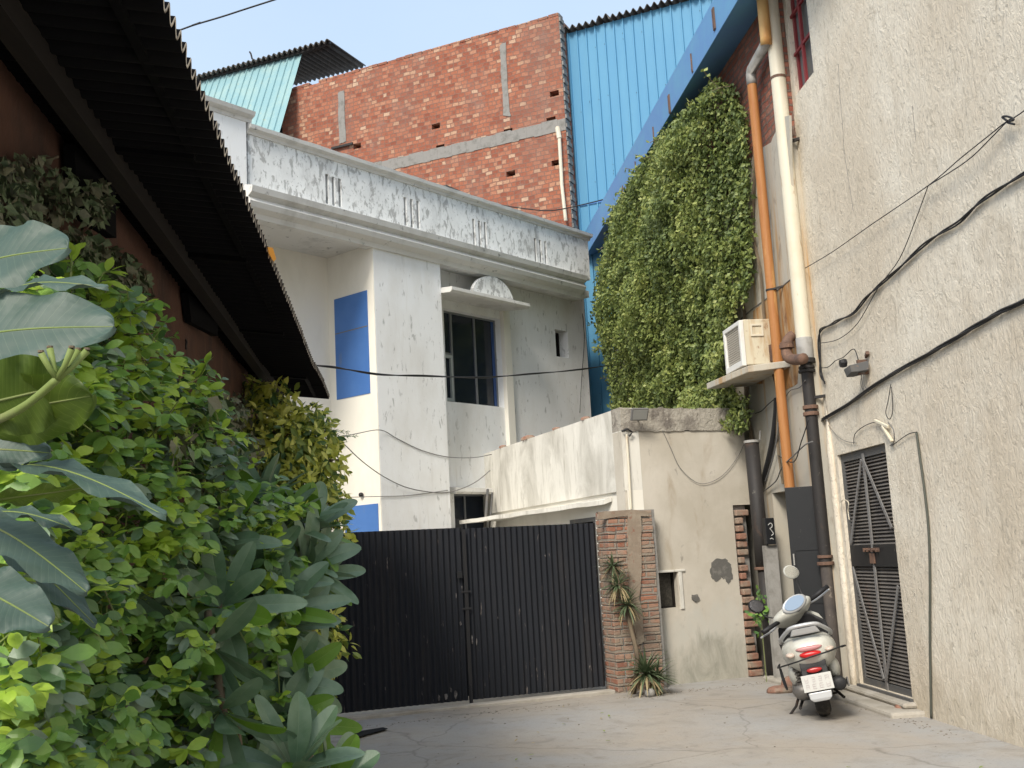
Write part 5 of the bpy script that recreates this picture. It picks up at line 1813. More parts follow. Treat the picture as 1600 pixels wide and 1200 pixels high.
for row, n_ch in ((-.028, 4), (.028, 4)):
    for k in range(n_ch):
        cx = -.075 + .05 * k
        w_ = rr.choice([.022, .026])
        b = pl0 + Vector((cx, -.008, 0)) + t_ * row
        kk_ = rr.randint(0, 3)
        segs_ = [((-w_ / 2, -.018), (w_ / 2, -.018)), ((-w_ / 2, .018), (w_ / 2, .018)), ((-w_ / 2, -.018), (-w_ / 2, .018)), ((w_ / 2, -.018), (w_ / 2, .018)), ((-w_ / 2, 0), (w_ / 2, 0))]
        for q, (s0, s1) in enumerate(segs_):
            if q == kk_: continue
            mb.bar(b + Vector((s0[0], 0, 0)) + t_ * s0[1], b + Vector((s1[0], 0, 0)) + t_ * s1[1], .003, .003)
so_(mb, 'plate_marks', M('faded_ink', (.46, .41, .41), .8), np_)
mb = MB()
mb.loft([[Vector((x, y, z)) for x, y, z in ((-w_, y0, z0), (w_, y0, z0), (w_, y0 + .02, z0), (-w_, y0 + .02, z0))] for w_, y0, z0 in ((.085, -.235, .275), (.08, -.24, .22), (.055, -.235, .195))])
so_(mb, 'mud_flap', m_silver, bevel=.008)
# sari guard / crash rods
mb = MB()
mb.tube(smooth_path([(-.245, .30, .50), (-.26, .05, .50), (-.22, -.14, .525), (-.10, -.275, .555), (.0, -.285, .575), (.12, -.275, .59), (.24, -.14, .60), (.27, .05, .58), (.25, .3, .55)], 5), .007, 8)
mb.tube(smooth_path([(-.25, .30, .50), (-.25, .28, .36), (-.235, .12, .30), (-.23, -.02, .34), (-.24, -.05, .50)], 5), .007, 8)
so_(mb, 'guard_rod', m_blackpl, smooth=True)
# engine, muffler, shock
mb = MB(); mb.loft([sring(.02, .27, .12, .10, 12, 2.5, -.11), sring(.20, .25, .16, .17, 12, 2.5, -.12), sring(.55, .27, .16, .15, 12, 2.5, -.11), sring(.68, .30, .10, .1, 12, 2.5, -.1)])
so_(mb, 'engine_case', m_steel, smooth=True)
mb = MB(); mb.loft([sring(-.16, .30, .08, .08, 12, 2, .155), sring(-.14, .30, .115, .12, 12, 2, .155), sring(.20, .27, .12, .125, 12, 2, .15), sring(.30, .25, .05, .05, 12, 2, .14)])
mf = so_(mb, 'muffler', m_blackpl, smooth=True)
mb = MB(); mb.box(Fr((0, 0), 90), .205, .22, .10, -.10, .24, .34) if False else mb.loft([[Vector((.215, y, z)) for y, z in ((-.12, .26), (.16, .23), (.16, .30), (-.12, .34))], [Vector((.225, y, z)) for y, z in ((-.12, .26), (.16, .23), (.16, .30), (-.12, .34))]])
so_(mb, 'heat_shield', m_steel, mf)
mb = MB()
for i in range(7): mb.tube([(-.13, .10 - .012 * i, .30 + .03 * i), (-.13, .094 - .012 * i, .315 + .03 * i)], .028, 10)
mb.tube([(-.13, .12, .26), (-.13, .0, .54)], .012)
so_(mb, 'shock_absorber', m_steel)
# side stand and centre stand
mb = MB()
mb.tube([(-.12, .52, .26), (-.20, .42, .10), (-.27, .36, .035)], .011)
mb.tube([(-.27, .40, .036), (-.275, .31, .038)], .014)
so_(mb, 'side_stand', m_iron)
mb = MB()
mb.tube([(-.10, .40, .22), (-.17, .22, .11), (-.17, .16, .11)], .012); mb.tube([(.10, .40, .22), (.17, .22, .13)], .012); mb.tube([(-.14, .30, .16), (.14, .30, .17)], .010)
so_(mb, 'centre_stand', m_iron)
# floorboard, leg shield, front
mb = MB(); mb.loft([sring(.72, .29, .26, .09), sring(.85, .29, .32, .07), sring(1.08, .30, .34, .08), sring(1.16, .36, .32, .12)]); so_(mb, 'floorboard', m_blackpl, smooth=True)
mb = MB()
mb.loft([[Vector((x, y + .10 * (abs(x) / .22) ** 2 * -1, z)) for x, y in ([(-w_ + 2 * w_ * k / 8, y0) for k in range(9)] + [(w_ - 2 * w_ * k / 8, y0 + .05) for k in range(9)])] for w_, y0, z in ((.15, 1.14, .30), (.20, 1.16, .42), (.22, 1.15, .60), (.20, 1.11, .75), (.12, 1.08, .82), (.07, 1.06, .86))])
so_(mb, 'leg_shield', m_blackpl, smooth=True)
mb = MB(); mb.loft([sring(1.17, .62, .40, .50, 16, 3), sring(1.24, .62, .34, .46, 16, 2.6), sring(1.30, .62, .18, .34, 16, 2.4)]); so_(mb, 'front_cover', m_pearl, smooth=True)
mb = MB()
mb.loft([[Vector((x * math.cos(b), 1.42 + .25 * math.cos(a) , .215 + .25 * math.sin(a) + .02 * math.cos(b))) for x, b in ((-.08, 0), (-.06, .5), (.06, .5), (.08, 0))] for a in [math.pi * (.05 + .9 * k / 8) for k in range(9)]], closed=False, cap=False)
fo = so_(mb, 'front_fender', m_pearl, smooth=True)
mb = MB(); mb.tube([(-.02, 1.08, .90), (-.02, 1.30, .42), (-.02, 1.40, .24)], .03); so_(mb, 'steering_column', m_blackpl)
# handlebar assembly, steered to the left
HT = Matrix.Translation((-.03, 1.03, .88)) @ Matrix.Rotation(R(30), 4, 'Z') @ Matrix.Rotation(R(-22), 4, 'Y') @ Matrix.Rotation(R(-24), 4, 'X') @ Matrix.Scale(1.12, 4)
def hb(mb, name, mat, parent=scoot, **kw):
    mb.transform(HT); return so_(mb, name, mat, parent, **kw)
mb = MB(); mb.loft([sring(-.10, .02, .16, .05), sring(-.07, .02, .34, .11), sring(.02, .02, .40, .15), sring(.10, .0, .34, .15), sring(.16, -.01, .18, .09)])
hc = hb(mb, 'handlebar_cowl', m_pearl, smooth=True, subsurf=1)
mb = MB()
rg = lambda s, y, dz: [Vector((.115 * s * math.cos(a), y - .25 * .06 * s * math.sin(a), .035 + dz + .062 * s * math.sin(a))) for a in [2 * math.pi * k / 16 for k in range(16)]]
mb.loft([rg(1.0, -.085, 0), rg(1.0, -.108, .01), rg(.9, -.112, .012)])
hb(mb, 'instrument_bezel', m_silver, hc, smooth=True)
mb = MB(); mb.loft([rg(.82, -.112, .012), rg(.80, -.118, .013)]); hb(mb, 'instrument_glass', glassm('bluish_glass', (.30, .40, .55), .12), hc)
for s in (-1, 1):
    mb = MB(); mb.tube([(s * .17, -.01, .01), (s * .34, -.06, .01)], .019, 10); gp_ = hb(mb, 'grip', m_blackpl, smooth=True)
    mb = MB(); mb.tube(smooth_path([(s * .16, .05, .0), (s * .24, .05, -.01), (s * .36, .0, -.01)], 4), .008, 6); hb(mb, 'brake_lever', m_silver, gp_)
    mb = MB(); mb.tube(smooth_path([(s * .15, .02, .06), (s * .19, .03, .12), (s * (.23 if s > 0 else .20), .0, .24 if s > 0 else .17)], 4), .006, 6); st = hb(mb, 'mirror_stalk', m_blackpl)
    mb = MB()
    mc = Vector((s * (.235 if s > 0 else .20), -.02, .29 if s > 0 else .22))
    mg = lambda q, y: [mc + Vector((.058 * q * math.cos(a), y, .066 * q * math.sin(a))) for a in [2 * math.pi * k / 16 for k in range(16)]]
    mb.loft([mg(.55, .035), mg(.95, .02), mg(1.0, .0)]); mh = hb(mb, 'mirror', m_blackpl if s < 0 else m_pearl, smooth=True)
    mb = MB(); mb.loft([mg(.88, .0), mg(.86, -.004)])
    if True:
        mm, nt_, pp_ = newmat('mirror_glass'); pp_.inputs['Base Color'].default_value = (.8, .8, .76, 1) if s > 0 else (.12, .12, .13, 1); pp_.inputs['Metallic'].default_value = 1; pp_.inputs['Roughness'].default_value = .12  # left glass coloured dark to stand in for a dimmer reflection
    hb(mb, 'mirror_glass', mm, mh)

# ================================================================== PLANTS
def rosette(mb, c, axis, n, L, W, mi=(0,), spread=1.2, bend=.35, r=rnd, pw=1.0, segs=4, fold=.2, low=.15):
    axis = axis.normalized()
    x = axis.orthogonal().normalized(); y = axis.cross(x)
    for k in range(n):
        t = k / n
        a = k * 2.4 + r.uniform(-.2, .2)
        el = low + (spread) * (1 - t) + r.uniform(-.12, .12)      # angle from the axis
        d = (axis * math.cos(el) + (x * math.cos(a) + y * math.sin(a)) * math.sin(el)).normalized()
        s = d.cross(axis)
        if s.length < .05: s = d.orthogonal()
        s.normalize()
        ll = L * r.uniform(.75, 1.1) * (.7 + .3 * (1 - t))
        leaf(mb, c + d * .01, d, s, ll, W * r.uniform(.85, 1.1), bend * r.uniform(.2, 1.4), fold, pw, segs, r.choice(mi), rd=.62)


# --- spiky yucca-like plants at the pillar
def yucca(c, heads, stem, label, seed):
    r = random.Random(seed)
    t = thing('spiky_plant', label, 'plant', c, 'spiky plants at the brick pillar')
    if stem:
        mb = MB(); mb.tube(smooth_path(stem, 4), [.028 - .010 * i / (len(smooth_path(stem, 4))) for i in range(len(smooth_path(stem, 4)))], 8)
        mb.obj('trunk', m_cane if False else m_bark, t, smooth=True)
    mb = MB()
    for (hc_, L, n, ax) in heads:
        for k in range(n):
            z = r.uniform(-.75, 1); a = r.uniform(0, 6.283); q = math.sqrt(1 - z * z)
            d = (Vector((q * math.cos(a), q * math.sin(a), z)) + ax * .35).normalized()
            s = d.cross(Vector((0, 0, 1)))
            if s.length < .05: s = Vector((1, 0, 0))
            s.normalize()
            leaf(mb, hc_, d, s, L * r.uniform(.7, 1.1), L * .085, r.uniform(.1, .5), .3, .6, 4, 1 if (z < -.3 and r.random() < .75) else 0)
    mb.obj('foliage', [lf_yucca, lf_dry], t)


yb = gnd(990, 1084)
yucca(yb, [(atY(958, 885, 12.25), .22, 60, Vector((-.2, 0, .5))), (atY(966, 915, 12.15), .25, 80, Vector((0, 0, -.2))), (atY(980, 945, 12.1), .25, 80, Vector((0, 0, -.4)))],
      [yb, atY(996, 1030, 12.0), atY(984, 975, 12.1), atY(978, 945, 12.15), atY(966, 910, 12.15), atY(958, 888, 12.25)],
      'tall spiky plant on a bent stem against the brick pillar', 31)
yb2 = gnd(1010, 1084)
yucca(yb2, [(yb2 + Vector((0, -.1, .22)), .33, 130, Vector((0, 0, .5))), (yb2 + Vector((.12, -.05, .16)), .28, 60, Vector((.3, 0, .3)))], None,
      'low bushy spiky plant at the foot of the brick pillar', 32)

# --- weed by the black pipe
mb = MB(); r = random.Random(77)
wc = atY(1188, 955, 12.55)
for k in range(60):
    p = wc + Vector((r.gauss(0, .04), r.gauss(0, .05), r.gauss(0, .12)))
    d = rdir(r); leaf(mb, p, d, d.orthogonal().normalized(), .07, .05, .2, .1, 1, 3, r.choice((0, 0, 1)))
wd = thing('leafy_weed', 'bright green weed growing from the broken bricks left of the scooter', 'weed', Vector((wc.x, wc.y, 0)))
mb.obj('foliage', [lf_mid, lf_deep], wd)
mb = MB(); mb.tube([Vector((wc.x, wc.y, 0)), wc + Vector((0, 0, -.1)), wc + Vector((.01, 0, .1))], .004); mb.obj('stem', m_twig, wd)

# --- ivy on the old building
iv = thing('ivy', 'thick mass of ivy hanging over the old wall under the blue gutter', 'ivy', FL.P(5, 0, 0))
poly = [(1168, 232), (1160, 165), (1138, 128), (1118, 126), (1095, 150), (1070, 178), (1042, 200), (1020, 235), (992, 268), (975, 305), (958, 335), (950, 380), (936, 425), (930, 475), (940, 520), (948, 560), (958, 610), (960, 640), (1120, 642), (1128, 668), (1160, 676), (1172, 655), (1168, 620), (1135, 604), (1128, 560), (1150, 480), (1170, 460), (1176, 400), (1170, 300)]
r = random.Random(12)
mb = MB()
us = [FL.px(x, y, .35) for x, y in poly]
cnt = 0
tries = 0
while cnt < 62000 and tries < 600000:
    tries += 1
    # density grows with distance because the wall recedes: sample on the wall uniformly
    u = r.uniform(.6, 10.8); z = r.uniform(2.3, 7.9)
    nb_ = .10 + .42 * (mnoise.noise(Vector((u * .55, z * .6, 1.0))) * .5 + .5) + .34 * max(0, mnoise.noise(Vector((u * 1.7, z * 1.7, 5.0)))) + .16 * mnoise.noise(Vector((u * 3.6, z * 3.6, 2.0))) + (.25 if u > 6.5 else 0)
    nb_ += .35 * math.sin(math.pi * min(1, max(0, (z - 2.5) / 5.6))) * min(1, max(0, (u - 1.3) / 3))
    nb_ *= min(1, .25 + max(0, (u - .9)) / 1.2)
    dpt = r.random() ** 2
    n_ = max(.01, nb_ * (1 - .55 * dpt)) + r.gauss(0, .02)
    p = FL.P(u, n_, z)
    x, y, c_ = proj(p)
    if not inpoly(x + r.gauss(0, 3), y + r.gauss(0, 3), poly): continue
    cnt += 1
    d = (Vector((0, 0, -1)) * r.uniform(.0, 1.0) + FL.N * r.uniform(.0, 1.0) + rdir(r) * .9).normalized()
    s = d.cross(FL.N + rdir(r) * .5)
    if s.length < .05: s = d.orthogonal()
    s.normalize()
    L = r.uniform(.04, .075)
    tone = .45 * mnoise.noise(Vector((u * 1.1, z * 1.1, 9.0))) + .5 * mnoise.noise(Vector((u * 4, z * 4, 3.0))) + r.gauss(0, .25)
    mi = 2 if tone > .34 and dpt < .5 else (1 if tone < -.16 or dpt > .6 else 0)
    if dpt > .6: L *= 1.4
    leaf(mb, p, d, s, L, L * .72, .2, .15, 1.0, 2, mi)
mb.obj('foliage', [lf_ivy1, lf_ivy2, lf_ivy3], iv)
# loose sprays standing out from the mass
mb = MB(); tw = MB()
for k in range(34):
    i = r.randrange(2, 19)
    x, y = poly[i]; x2, y2 = poly[i + 1]; t = r.random()
    x, y = x + (x2 - x) * t + 6, y + (y2 - y) * t + 8
    u, z = FL.px(x, y, .4)
    if u > 11 or u < .3: continue
    p = FL.P(u, .4, z)
    d = (FL.N * r.uniform(.3, 1) + Vector((0, 0, r.uniform(-.3, .8))) + FL.D * r.uniform(-.6, .3)).normalized()
    q = [p - d * .1]
    for j in range(6):
        q.append(q[-1] + d * .06); d = (d + Vector((0, 0, -.12)) + rdir(r) * .15).normalized()
        for w_ in (0, 1):
            dd = (d * .5 + rdir(r)).normalized()
            leaf(mb, q[-1], dd, dd.orthogonal().normalized(), .075, .055, .2, .1, 1, 2, r.choice((0, 0, 2, 1)))
    tw.tube(q, .005, 4)
mb.obj('foliage', [lf_ivy1, lf_ivy2, lf_ivy3], iv)
tw.obj('stem', m_bark, iv)
# bare vines along the wall
mb = MB()
for k in range(16):
    u = 1.0 + k * .55 + r.uniform(-.2, .2)
    q = [FL.P(u, .03, 2.2)]
    for j in range(9): q.append(q[-1] + FL.D * r.uniform(-.18, .18) + Vector((0, 0, .5)))
    mb.tube(smooth_path(q, 3), .018, 5)
mb.obj('vine', m_bark, iv)

# --- dark creeper on the left wall
def patch_creeper(name, label, polys, n, fr, nn, size, mats, seed, cat='creeper', depth=.10, weights=(0, 0, 1)):
    r = random.Random(seed)
    mb = MB()
    c = fr.X(sum(p[0] for p in polys[0]) / len(polys[0]), sum(p[1] for p in polys[0]) / len(polys[0]), nn)
    t = thing(name, label, cat, Vector((c.x, c.y, 0)))
    for poly in polys:
        x0 = min(p[0] for p in poly); x1 = max(p[0] for p in poly); y0 = min(p[1] for p in poly); y1 = max(p[1] for p in poly)
        k = 0
        while k < n // len(polys):
            x, y = r.uniform(x0, x1), r.uniform(y0, y1)
            if not inpoly(x + r.gauss(0, 5), y + r.gauss(0, 5), poly): continue
            if mnoise.noise(Vector((x * .03, y * .03, seed))) < -.28: k += .3; continue
            k += 1
            dd = nn + depth * r.random() * (1 + mnoise.noise(Vector((x * .02, y * .02, 2))))
            p = fr.X(x, y, dd)
            d = (Vector((0, 0, -.8)) + fr.N * .5 + rdir(r) * .9).normalized()
            s = d.cross(fr.N + rdir(r) * .6)
            if s.length < .05: s = d.orthogonal()
            L = size * r.uniform(.6, 1.3)
            leaf(mb, p, d, s.normalized(), L, L * .7, .25, .15, 1, 2, r.choice(weights))
    mb.obj('foliage', mats, t)
    mb = MB()
    for k in range(6):
        poly = polys[k % len(polys)]
        a = poly[r.randrange(len(poly))]; b = poly[r.randrange(len(poly))]
        mb.tube(smooth_path([fr.X(a[0], a[1], nn + .02), fr.X((a[0] + b[0]) / 2 + 8, (a[1] + b[1]) / 2 + 12, nn + .04), fr.X(b[0], b[1], nn + .02)], 4), .006, 5)
    mb.obj('stem', m_bark, t)
    return t


FLW = Fr(FE.P(0, -.60, 0), -6.4)
patch_creeper('wall_creeper', 'dark green creeper clinging to the red-brown wall behind the giant leaves',
              [[(-30, 250), (30, 240), (90, 245), (130, 280), (142, 330), (150, 370), (120, 420), (60, 440), (-30, 440)], [(130, 370), (200, 400), (232, 430), (230, 470), (210, 520), (150, 500), (110, 440)], [(140, 280), (160, 290), (165, 330), (150, 345), (140, 310)]],
              3800, FLW, .02, .045, [lf_wall, lf_wall2, lf_mid], 41, weights=(0, 0, 0, 1, 1))
patch_creeper('dry_vine', 'tangled dusty vine hanging on the wall between the lime hedge and the golden bush',
              [[(280, 640), (330, 610), (370, 620), (400, 680), (420, 760), (400, 820), (330, 800), (290, 740), (260, 680)]],
              2600, FLW, .05, .06, [lf_wall2, lf_wall, lf_olive], 42, cat='vine', depth=.35, weights=(0, 0, 1, 1, 2))

# --- golden-green bush beyond
def blob_bush(name, label, cat, blobs, n, size, mats, wts, seed, base, droop=.6, gauss=.16, asp=.5, group=None, twigs=24, segs=3):
    r = random.Random(seed)
    t = thing(name, label, cat, base, group)
    mb = MB(); tw = MB()
    tot = sum(b[3] ** 2 for b in blobs)
    ends = []
    for (x, y, Y, rad, *zz) in blobs:
        c = atY(x, y, Y)
        m = int(n * rad ** 2 / tot)
        for k in range(m):
            d0 = rdir(r)
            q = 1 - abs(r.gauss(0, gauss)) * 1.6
            bump_ = 1 + .25 * mnoise.noise(d0 * 2.2 + Vector((x * .01, 0, 0)))
            p = c + Vector((d0.x * rad, d0.y * rad * 1.1, d0.z * rad * (zz[0] if zz else 1))) * q * bump_
            d = (d0 * .8 + Vector((0, 0, -droop)) + rdir(r) * .8).normalized()
            s = d.cross(d0 + rdir(r) * .5)
            if s.length < .05: s = d.orthogonal()
            L = size * r.uniform(.65, 1.2)
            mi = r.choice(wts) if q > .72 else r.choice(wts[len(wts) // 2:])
            leaf(mb, p, d, s.normalized(), L, L * asp, .25, .15, 1.0, segs, mi)
        for k in range(max(3, twigs // len(blobs))):
            d0 = rdir(r); d0.z = abs(d0.z) * .6
            e = c + d0 * rad * .85
            tw.tube(smooth_path([base + Vector((r.gauss(0, .05), r.gauss(0, .05), .0)), Vector((base.x, base.y, c.z * .5)) * .5 + c * .5 * Vector((1, 1, 1)).x - Vector((0, 0, 0)), c - d0 * rad * .2, e], 4), .007, 5)
    mb.obj('foliage', mats, t)
    tw.obj('stem', m_bark, t)
    return t


blob_bush('golden_bush', 'golden-green variegated bush growing under the end of the dark roof', 'bush',
          [(425, 640, 8.6, .24), (395, 610, 8.6, .12), (440, 700, 8.3, .36), (480, 680, 8.5, .25), (500, 730, 8.4, .20), (400, 720, 8.2, .30), (470, 780, 8.2, .32), (515, 790, 8.3, .16), (500, 830, 8.2, .22), (420, 800, 8.0, .34),
           (430, 900, 8.0, .42), (470, 1000, 8.0, .34), (420, 1080, 8, .40)], 9000, .085, [lf_gold, lf_olive, lf_deep], (0, 0, 0, 0, 0, 1, 1, 2), 51, gnd(430, 1150) * .0 + Vector((-1.75, 8.2, 0)), .7, .2, .48)
# feathery dark twig sticking out
mb = MB()
a = atY(535, 690, 8.3); b = atY(556, 682, 8.3)
r = random.Random(3)
for (x0, y0, x1, y1) in ((515, 680, 556, 682), (512, 672, 544, 676)):
    A = atY(x0, y0, 8.3); B = atY(x1, y1, 8.3)
    for k in range(40):
        t = r.random(); p = A.lerp(B, t); d = ((B - A).normalized() + rdir(r) * .7).normalized()
        leaf(mb, p, d, d.orthogonal().normalized(), .03, .008, .1, .1, 1, 2, 0)
tag(mb.obj('feathery_twig', lf_deep, loc=a), 'feathery dark green twig poking out of the golden bush against the white wall', 'twig')

# --- lime-green hedge: dense shell over a leafy slope, depth grows to the right
hedge_poly = [(60, 470), (100, 425), (150, 440), (190, 470), (225, 480), (240, 520), (275, 560), (300, 580), (325, 600), (348, 640), (350, 680), (372, 700), (385, 745), (430, 760), (470, 800), (470, 860), (450, 900), (470, 960), (440, 1040), (450, 1100), (430, 1210), (-20, 1210), (-20, 430)]
hedge = thing('lime_hedge', 'dense lime-green hedge of small rounded leaves along the left wall', 'hedge', Vector((-1.15, 3.3, 0)))
r = random.Random(61)
mb = MB(); tw = MB()
def hdepth(x, y):
    base = 2.35 + max(0, x) / 450 * 2.1 - .25 * max(0, (y - 700) / 500)
    return base + .28 * mnoise.noise(Vector((x * .011, y * .011, 1))) + .16 * mnoise.noise(Vector((x * .03, y * .03, 4)))
k = 0
while k < 11500:
    x, y = r.uniform(-30, 480), r.uniform(400, 1215)
    if not inpoly(x, y, hedge_poly): continue
    front = r.random()
    Y = hdepth(x, y) + (r.random() ** 1.6) * .55
    if mnoise.noise(Vector((x * .017, y * .021, 7))) < -.18: Y += .30
    # sprigs: a twig with paired leaves
    c = atY(x, y, Y)
    d0 = (Vector((.5, -.7, .55)) + rdir(r) * .8).normalized()
    young = r.random() < (.55 if y < 880 else .24)  # fewer lime leaves low down: shade put into the leaf colours
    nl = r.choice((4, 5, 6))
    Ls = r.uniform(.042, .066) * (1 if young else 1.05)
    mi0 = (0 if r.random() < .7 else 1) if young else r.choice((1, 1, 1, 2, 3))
    if Y - hdepth(x, y) > .3: mi0 = r.choice((2, 2, 1))  # set-back leaves take darker greens, painting shade into the gaps
    q = [c]
    for j in range((nl + 1) // 2):
        q.append(q[-1] + d0 * .022)
        for sgn in (-1, 1):
            sd = (d0.cross(Vector((0, 0, 1)) + rdir(r) * .4)).normalized() * sgn
            d = (sd * .9 + d0 * .5 + rdir(r) * .35 + Vector((0, 0, -.05 if young else -.45))).normalized()
            nn_ = (Vector((.2, -.7, .8)) + rdir(r) * .6)
            s = d.cross(nn_)
            if s.length < .05: s = d.orthogonal()
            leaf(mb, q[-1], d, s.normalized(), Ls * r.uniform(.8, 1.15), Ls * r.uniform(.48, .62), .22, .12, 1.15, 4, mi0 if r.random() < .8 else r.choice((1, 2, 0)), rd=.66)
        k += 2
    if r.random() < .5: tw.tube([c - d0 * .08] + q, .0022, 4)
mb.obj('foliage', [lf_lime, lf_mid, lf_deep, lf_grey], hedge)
# long shoots reaching out of the outline
for (pts) in (((190, 540), (230, 545), (262, 560), (275, 575)), ((240, 600), (280, 605), (322, 612), (346, 640)), ((110, 440), (112, 410), (114, 395)), ((150, 450), (160, 428), (172, 424)), ((180, 480), (205, 478), (232, 486)), ((290, 600), (310, 590), (322, 570))):
    q = smooth_path([atY(x, y, hdepth(x, y) + .05) for x, y in pts], 4)
    tw.tube(q, .0035, 5)
tw.obj('stem', m_twig, hedge)
mb = MB()
for pts in (((190, 540), (230, 545), (262, 560), (275, 575)), ((240, 600), (280, 605), (322, 612), (346, 640)), ((110, 440), (112, 410), (114, 395)), ((150, 450), (160, 428), (172, 424)), ((180, 480), (205, 478), (232, 486)), ((290, 600), (310, 590), (322, 570)), ((200, 690), (240, 690), (270, 694))):
    q = smooth_path([atY(x, y, hdepth(x, y) + .05) for x, y in pts], 4)
    for i in range(2, len(q), 2):
        for w_ in range(2):
            dd = ((q[i] - q[i - 1]).normalized() + rdir(r) * .9).normalized()
            s = dd.cross(Vector((0, -.5, 1)) + rdir(r) * .3).normalized()
            leaf(mb, q[i], dd, s, r.uniform(.05, .065), .032, .15, .1, 1.1, 4, r.choice((0, 0, 1)))
mb.obj('foliage', [lf_lime, lf_mid], hedge)
# woody trunks in the shade
mb = MB()
for x_, y_ in ((-1.42, 3.0), (-1.48, 3.7), (-1.55, 4.7)):
    q = [Vector((x_, y_, 0))]
    for j in range(6): q.append(q[-1] + Vector((r.uniform(-.08, .1), r.uniform(-.08, .08), .3)))
    mb.tube(smooth_path(q, 3), .014, 6)
mb.obj('trunk', m_bark, hedge)

# --- plumeria-like plants with long grey-green leaves, middle distance
def plumeria(label, heads, base, seed, L=.33, W=.082, n=15):
    r = random.Random(seed)
    t = thing('plumeria_plant', label, 'plant', base, 'plumeria plants in front of the gate')
    mb = MB(); st = MB()
    for (x, y, Y, ax) in heads:
        c = atY(x, y, Y)
        rosette(mb, c, Vector(ax), n, L, W, (0, 0, 0, 0, 1), 1.35, .22, r, 1.45, 9, .25)
        st.tube(smooth_path([base, base.lerp(c, .5) + Vector((.03, 0, -.1)), c - Vector(ax).normalized() * .1, c], 5), .014, 7)
    mb.obj('foliage', [lf_plum, lf_plum2], t)
    st.obj('trunk', m_bark, t, smooth=True)
    return t


plumeria('upright plumeria with long grey-green leaves at the hedge end, upper clump', [(445, 825, 4.9, (.2, -.3, 1)), (478, 835, 5.0, (.6, -.2, .9)), (410, 790, 5.0, (-.2, -.2, 1)), (470, 890, 4.8, (.8, -.5, .5)), (478, 905, 4.9, (.9, -.3, .4))], Vector((-1.05, 5.0, 0)), 71)
plumeria('plumeria clump with leaves spreading towards the black gate, lower right', [(440, 985, 4.5, (.8, -.4, .5)), (430, 960, 4.4, (.3, -.8, .6)), (400, 920, 4.4, (.1, -.8, .6)), (440, 1065, 4.4, (.8, -.5, .2)), (430, 1130, 4.3, (.5, -.7, .3))], Vector((-.95, 4.5, 0)), 72)
plumeria('plumeria clump of drooping grey leaves in the middle of the hedge', [(345, 950, 3.9, (.2, -.9, .3)), (330, 860, 4.1, (.1, -.8, .7)), (330, 1010, 3.7, (.2, -.6, -.6)), (345, 1110, 3.6, (.2, -.6, -.7))], Vector((-.95, 3.9, 0)), 73, n=12)
plumeria('low plumeria with broad green leaves at the bottom edge by the drain', [(460, 1210, 3.7, (.3, -.4, .9)), (505, 1240, 3.8, (.6, -.2, .7))], Vector((-.62, 3.75, 0)), 74, n=12)

# --- cane by the gate pillar
mb = MB()
q = [gnd(495, 1160), atY(494, 1080, 7.8), atY(493, 1010, 7.8), atY(488, 940, 7.8)]
mb.tube(smooth_path(q, 5), .022, 8)
cn = thing('yellow_cane', 'thin yellow-green cane stem standing at the left end of the gate', 'plant', gnd(495, 1160))
mb.obj('stem', m_cane, cn, smooth=True)
mb = MB(); r = random.Random(88)
for k in range(160):
    x, y = r.gauss(478, 14), r.uniform(930, 1120)
    p = atY(x, y, 7.8 + r.uniform(-.2, .2)); d = rdir(r); leaf(mb, p, d, d.orthogonal().normalized(), .07, .03, .2, .1, 1, 3, r.choice((0, 1)))
mb.obj('foliage', [lf_gold, lf_olive], cn)

# --- giant foreground leaves
gp_root = thing('giant_leaf_plant', 'plant with huge grey-green veined leaves close to the camera at the far left', 'plant', Vector((-.80, 1.15, 0)))


def bigleaf(base, tip, depth0, depth1, Wd, nrm, mat, bend=.08, fold=.12, pw=1.45, segs=22, name='leaf'):
    A = atY(base[0], base[1], depth0); B = atY(tip[0], tip[1], depth1)
    d = (B - A); L = d.length; d.normalize()
    s = d.cross(Vector(nrm)).normalized()
    mb = MB()
    # finer blade: 4 strips each side for a soft curve
    nr = s.cross(d).normalized()
    cols_ = 5
    b0 = 0
    for i in range(segs + 1):
        t = math.sin(math.pi / 2 * i / segs)
        ww = Wd * .5 * max(.004, obo(t, .55))
        c = A + d * (L * t) - nr * (bend * L * math.sin(math.pi * t * .5) ** 2) + nr * (.10 * L * math.sin(math.pi * t)) * (1 if bend > 0 else 0)
        for j in range(-cols_, cols_ + 1):
            f = j / cols_
            mb.v.append(c + s * (ww * f) + nr * (fold * ww * abs(f) - .35 * fold * ww * f * f * 2 + .006 * math.sin(t * 24 + j) * abs(f) ** 2))
    w_ = 2 * cols_ + 1
    tv = lambda i: math.sin(math.pi / 2 * i / segs)
    for i in range(segs):
        for j in range(2 * cols_):
            a = i * w_ + j
            mb.f.append((a, a + 1, a + w_ + 1, a + w_))
            u0, u1 = (j - cols_) / cols_, (j + 1 - cols_) / cols_
            mb.uv.append([(u0, tv(i)), (u1, tv(i)), (u1, tv(i + 1)), (u0, tv(i + 1))]); mb.mi.append(0)
    o = mb.obj(name, mat, gp_root, smooth=True)
    m2 = MB()
    mid = [mb.v[i * w_ + cols_] - nr * .0 for i in range(segs + 1)]
    m2.tube(mid, [.0017 * (1 - .8 * i / segs) for i in range(segs + 1)], 6)
    m2.obj('midrib', m_twig, o, smooth=True)
    return o


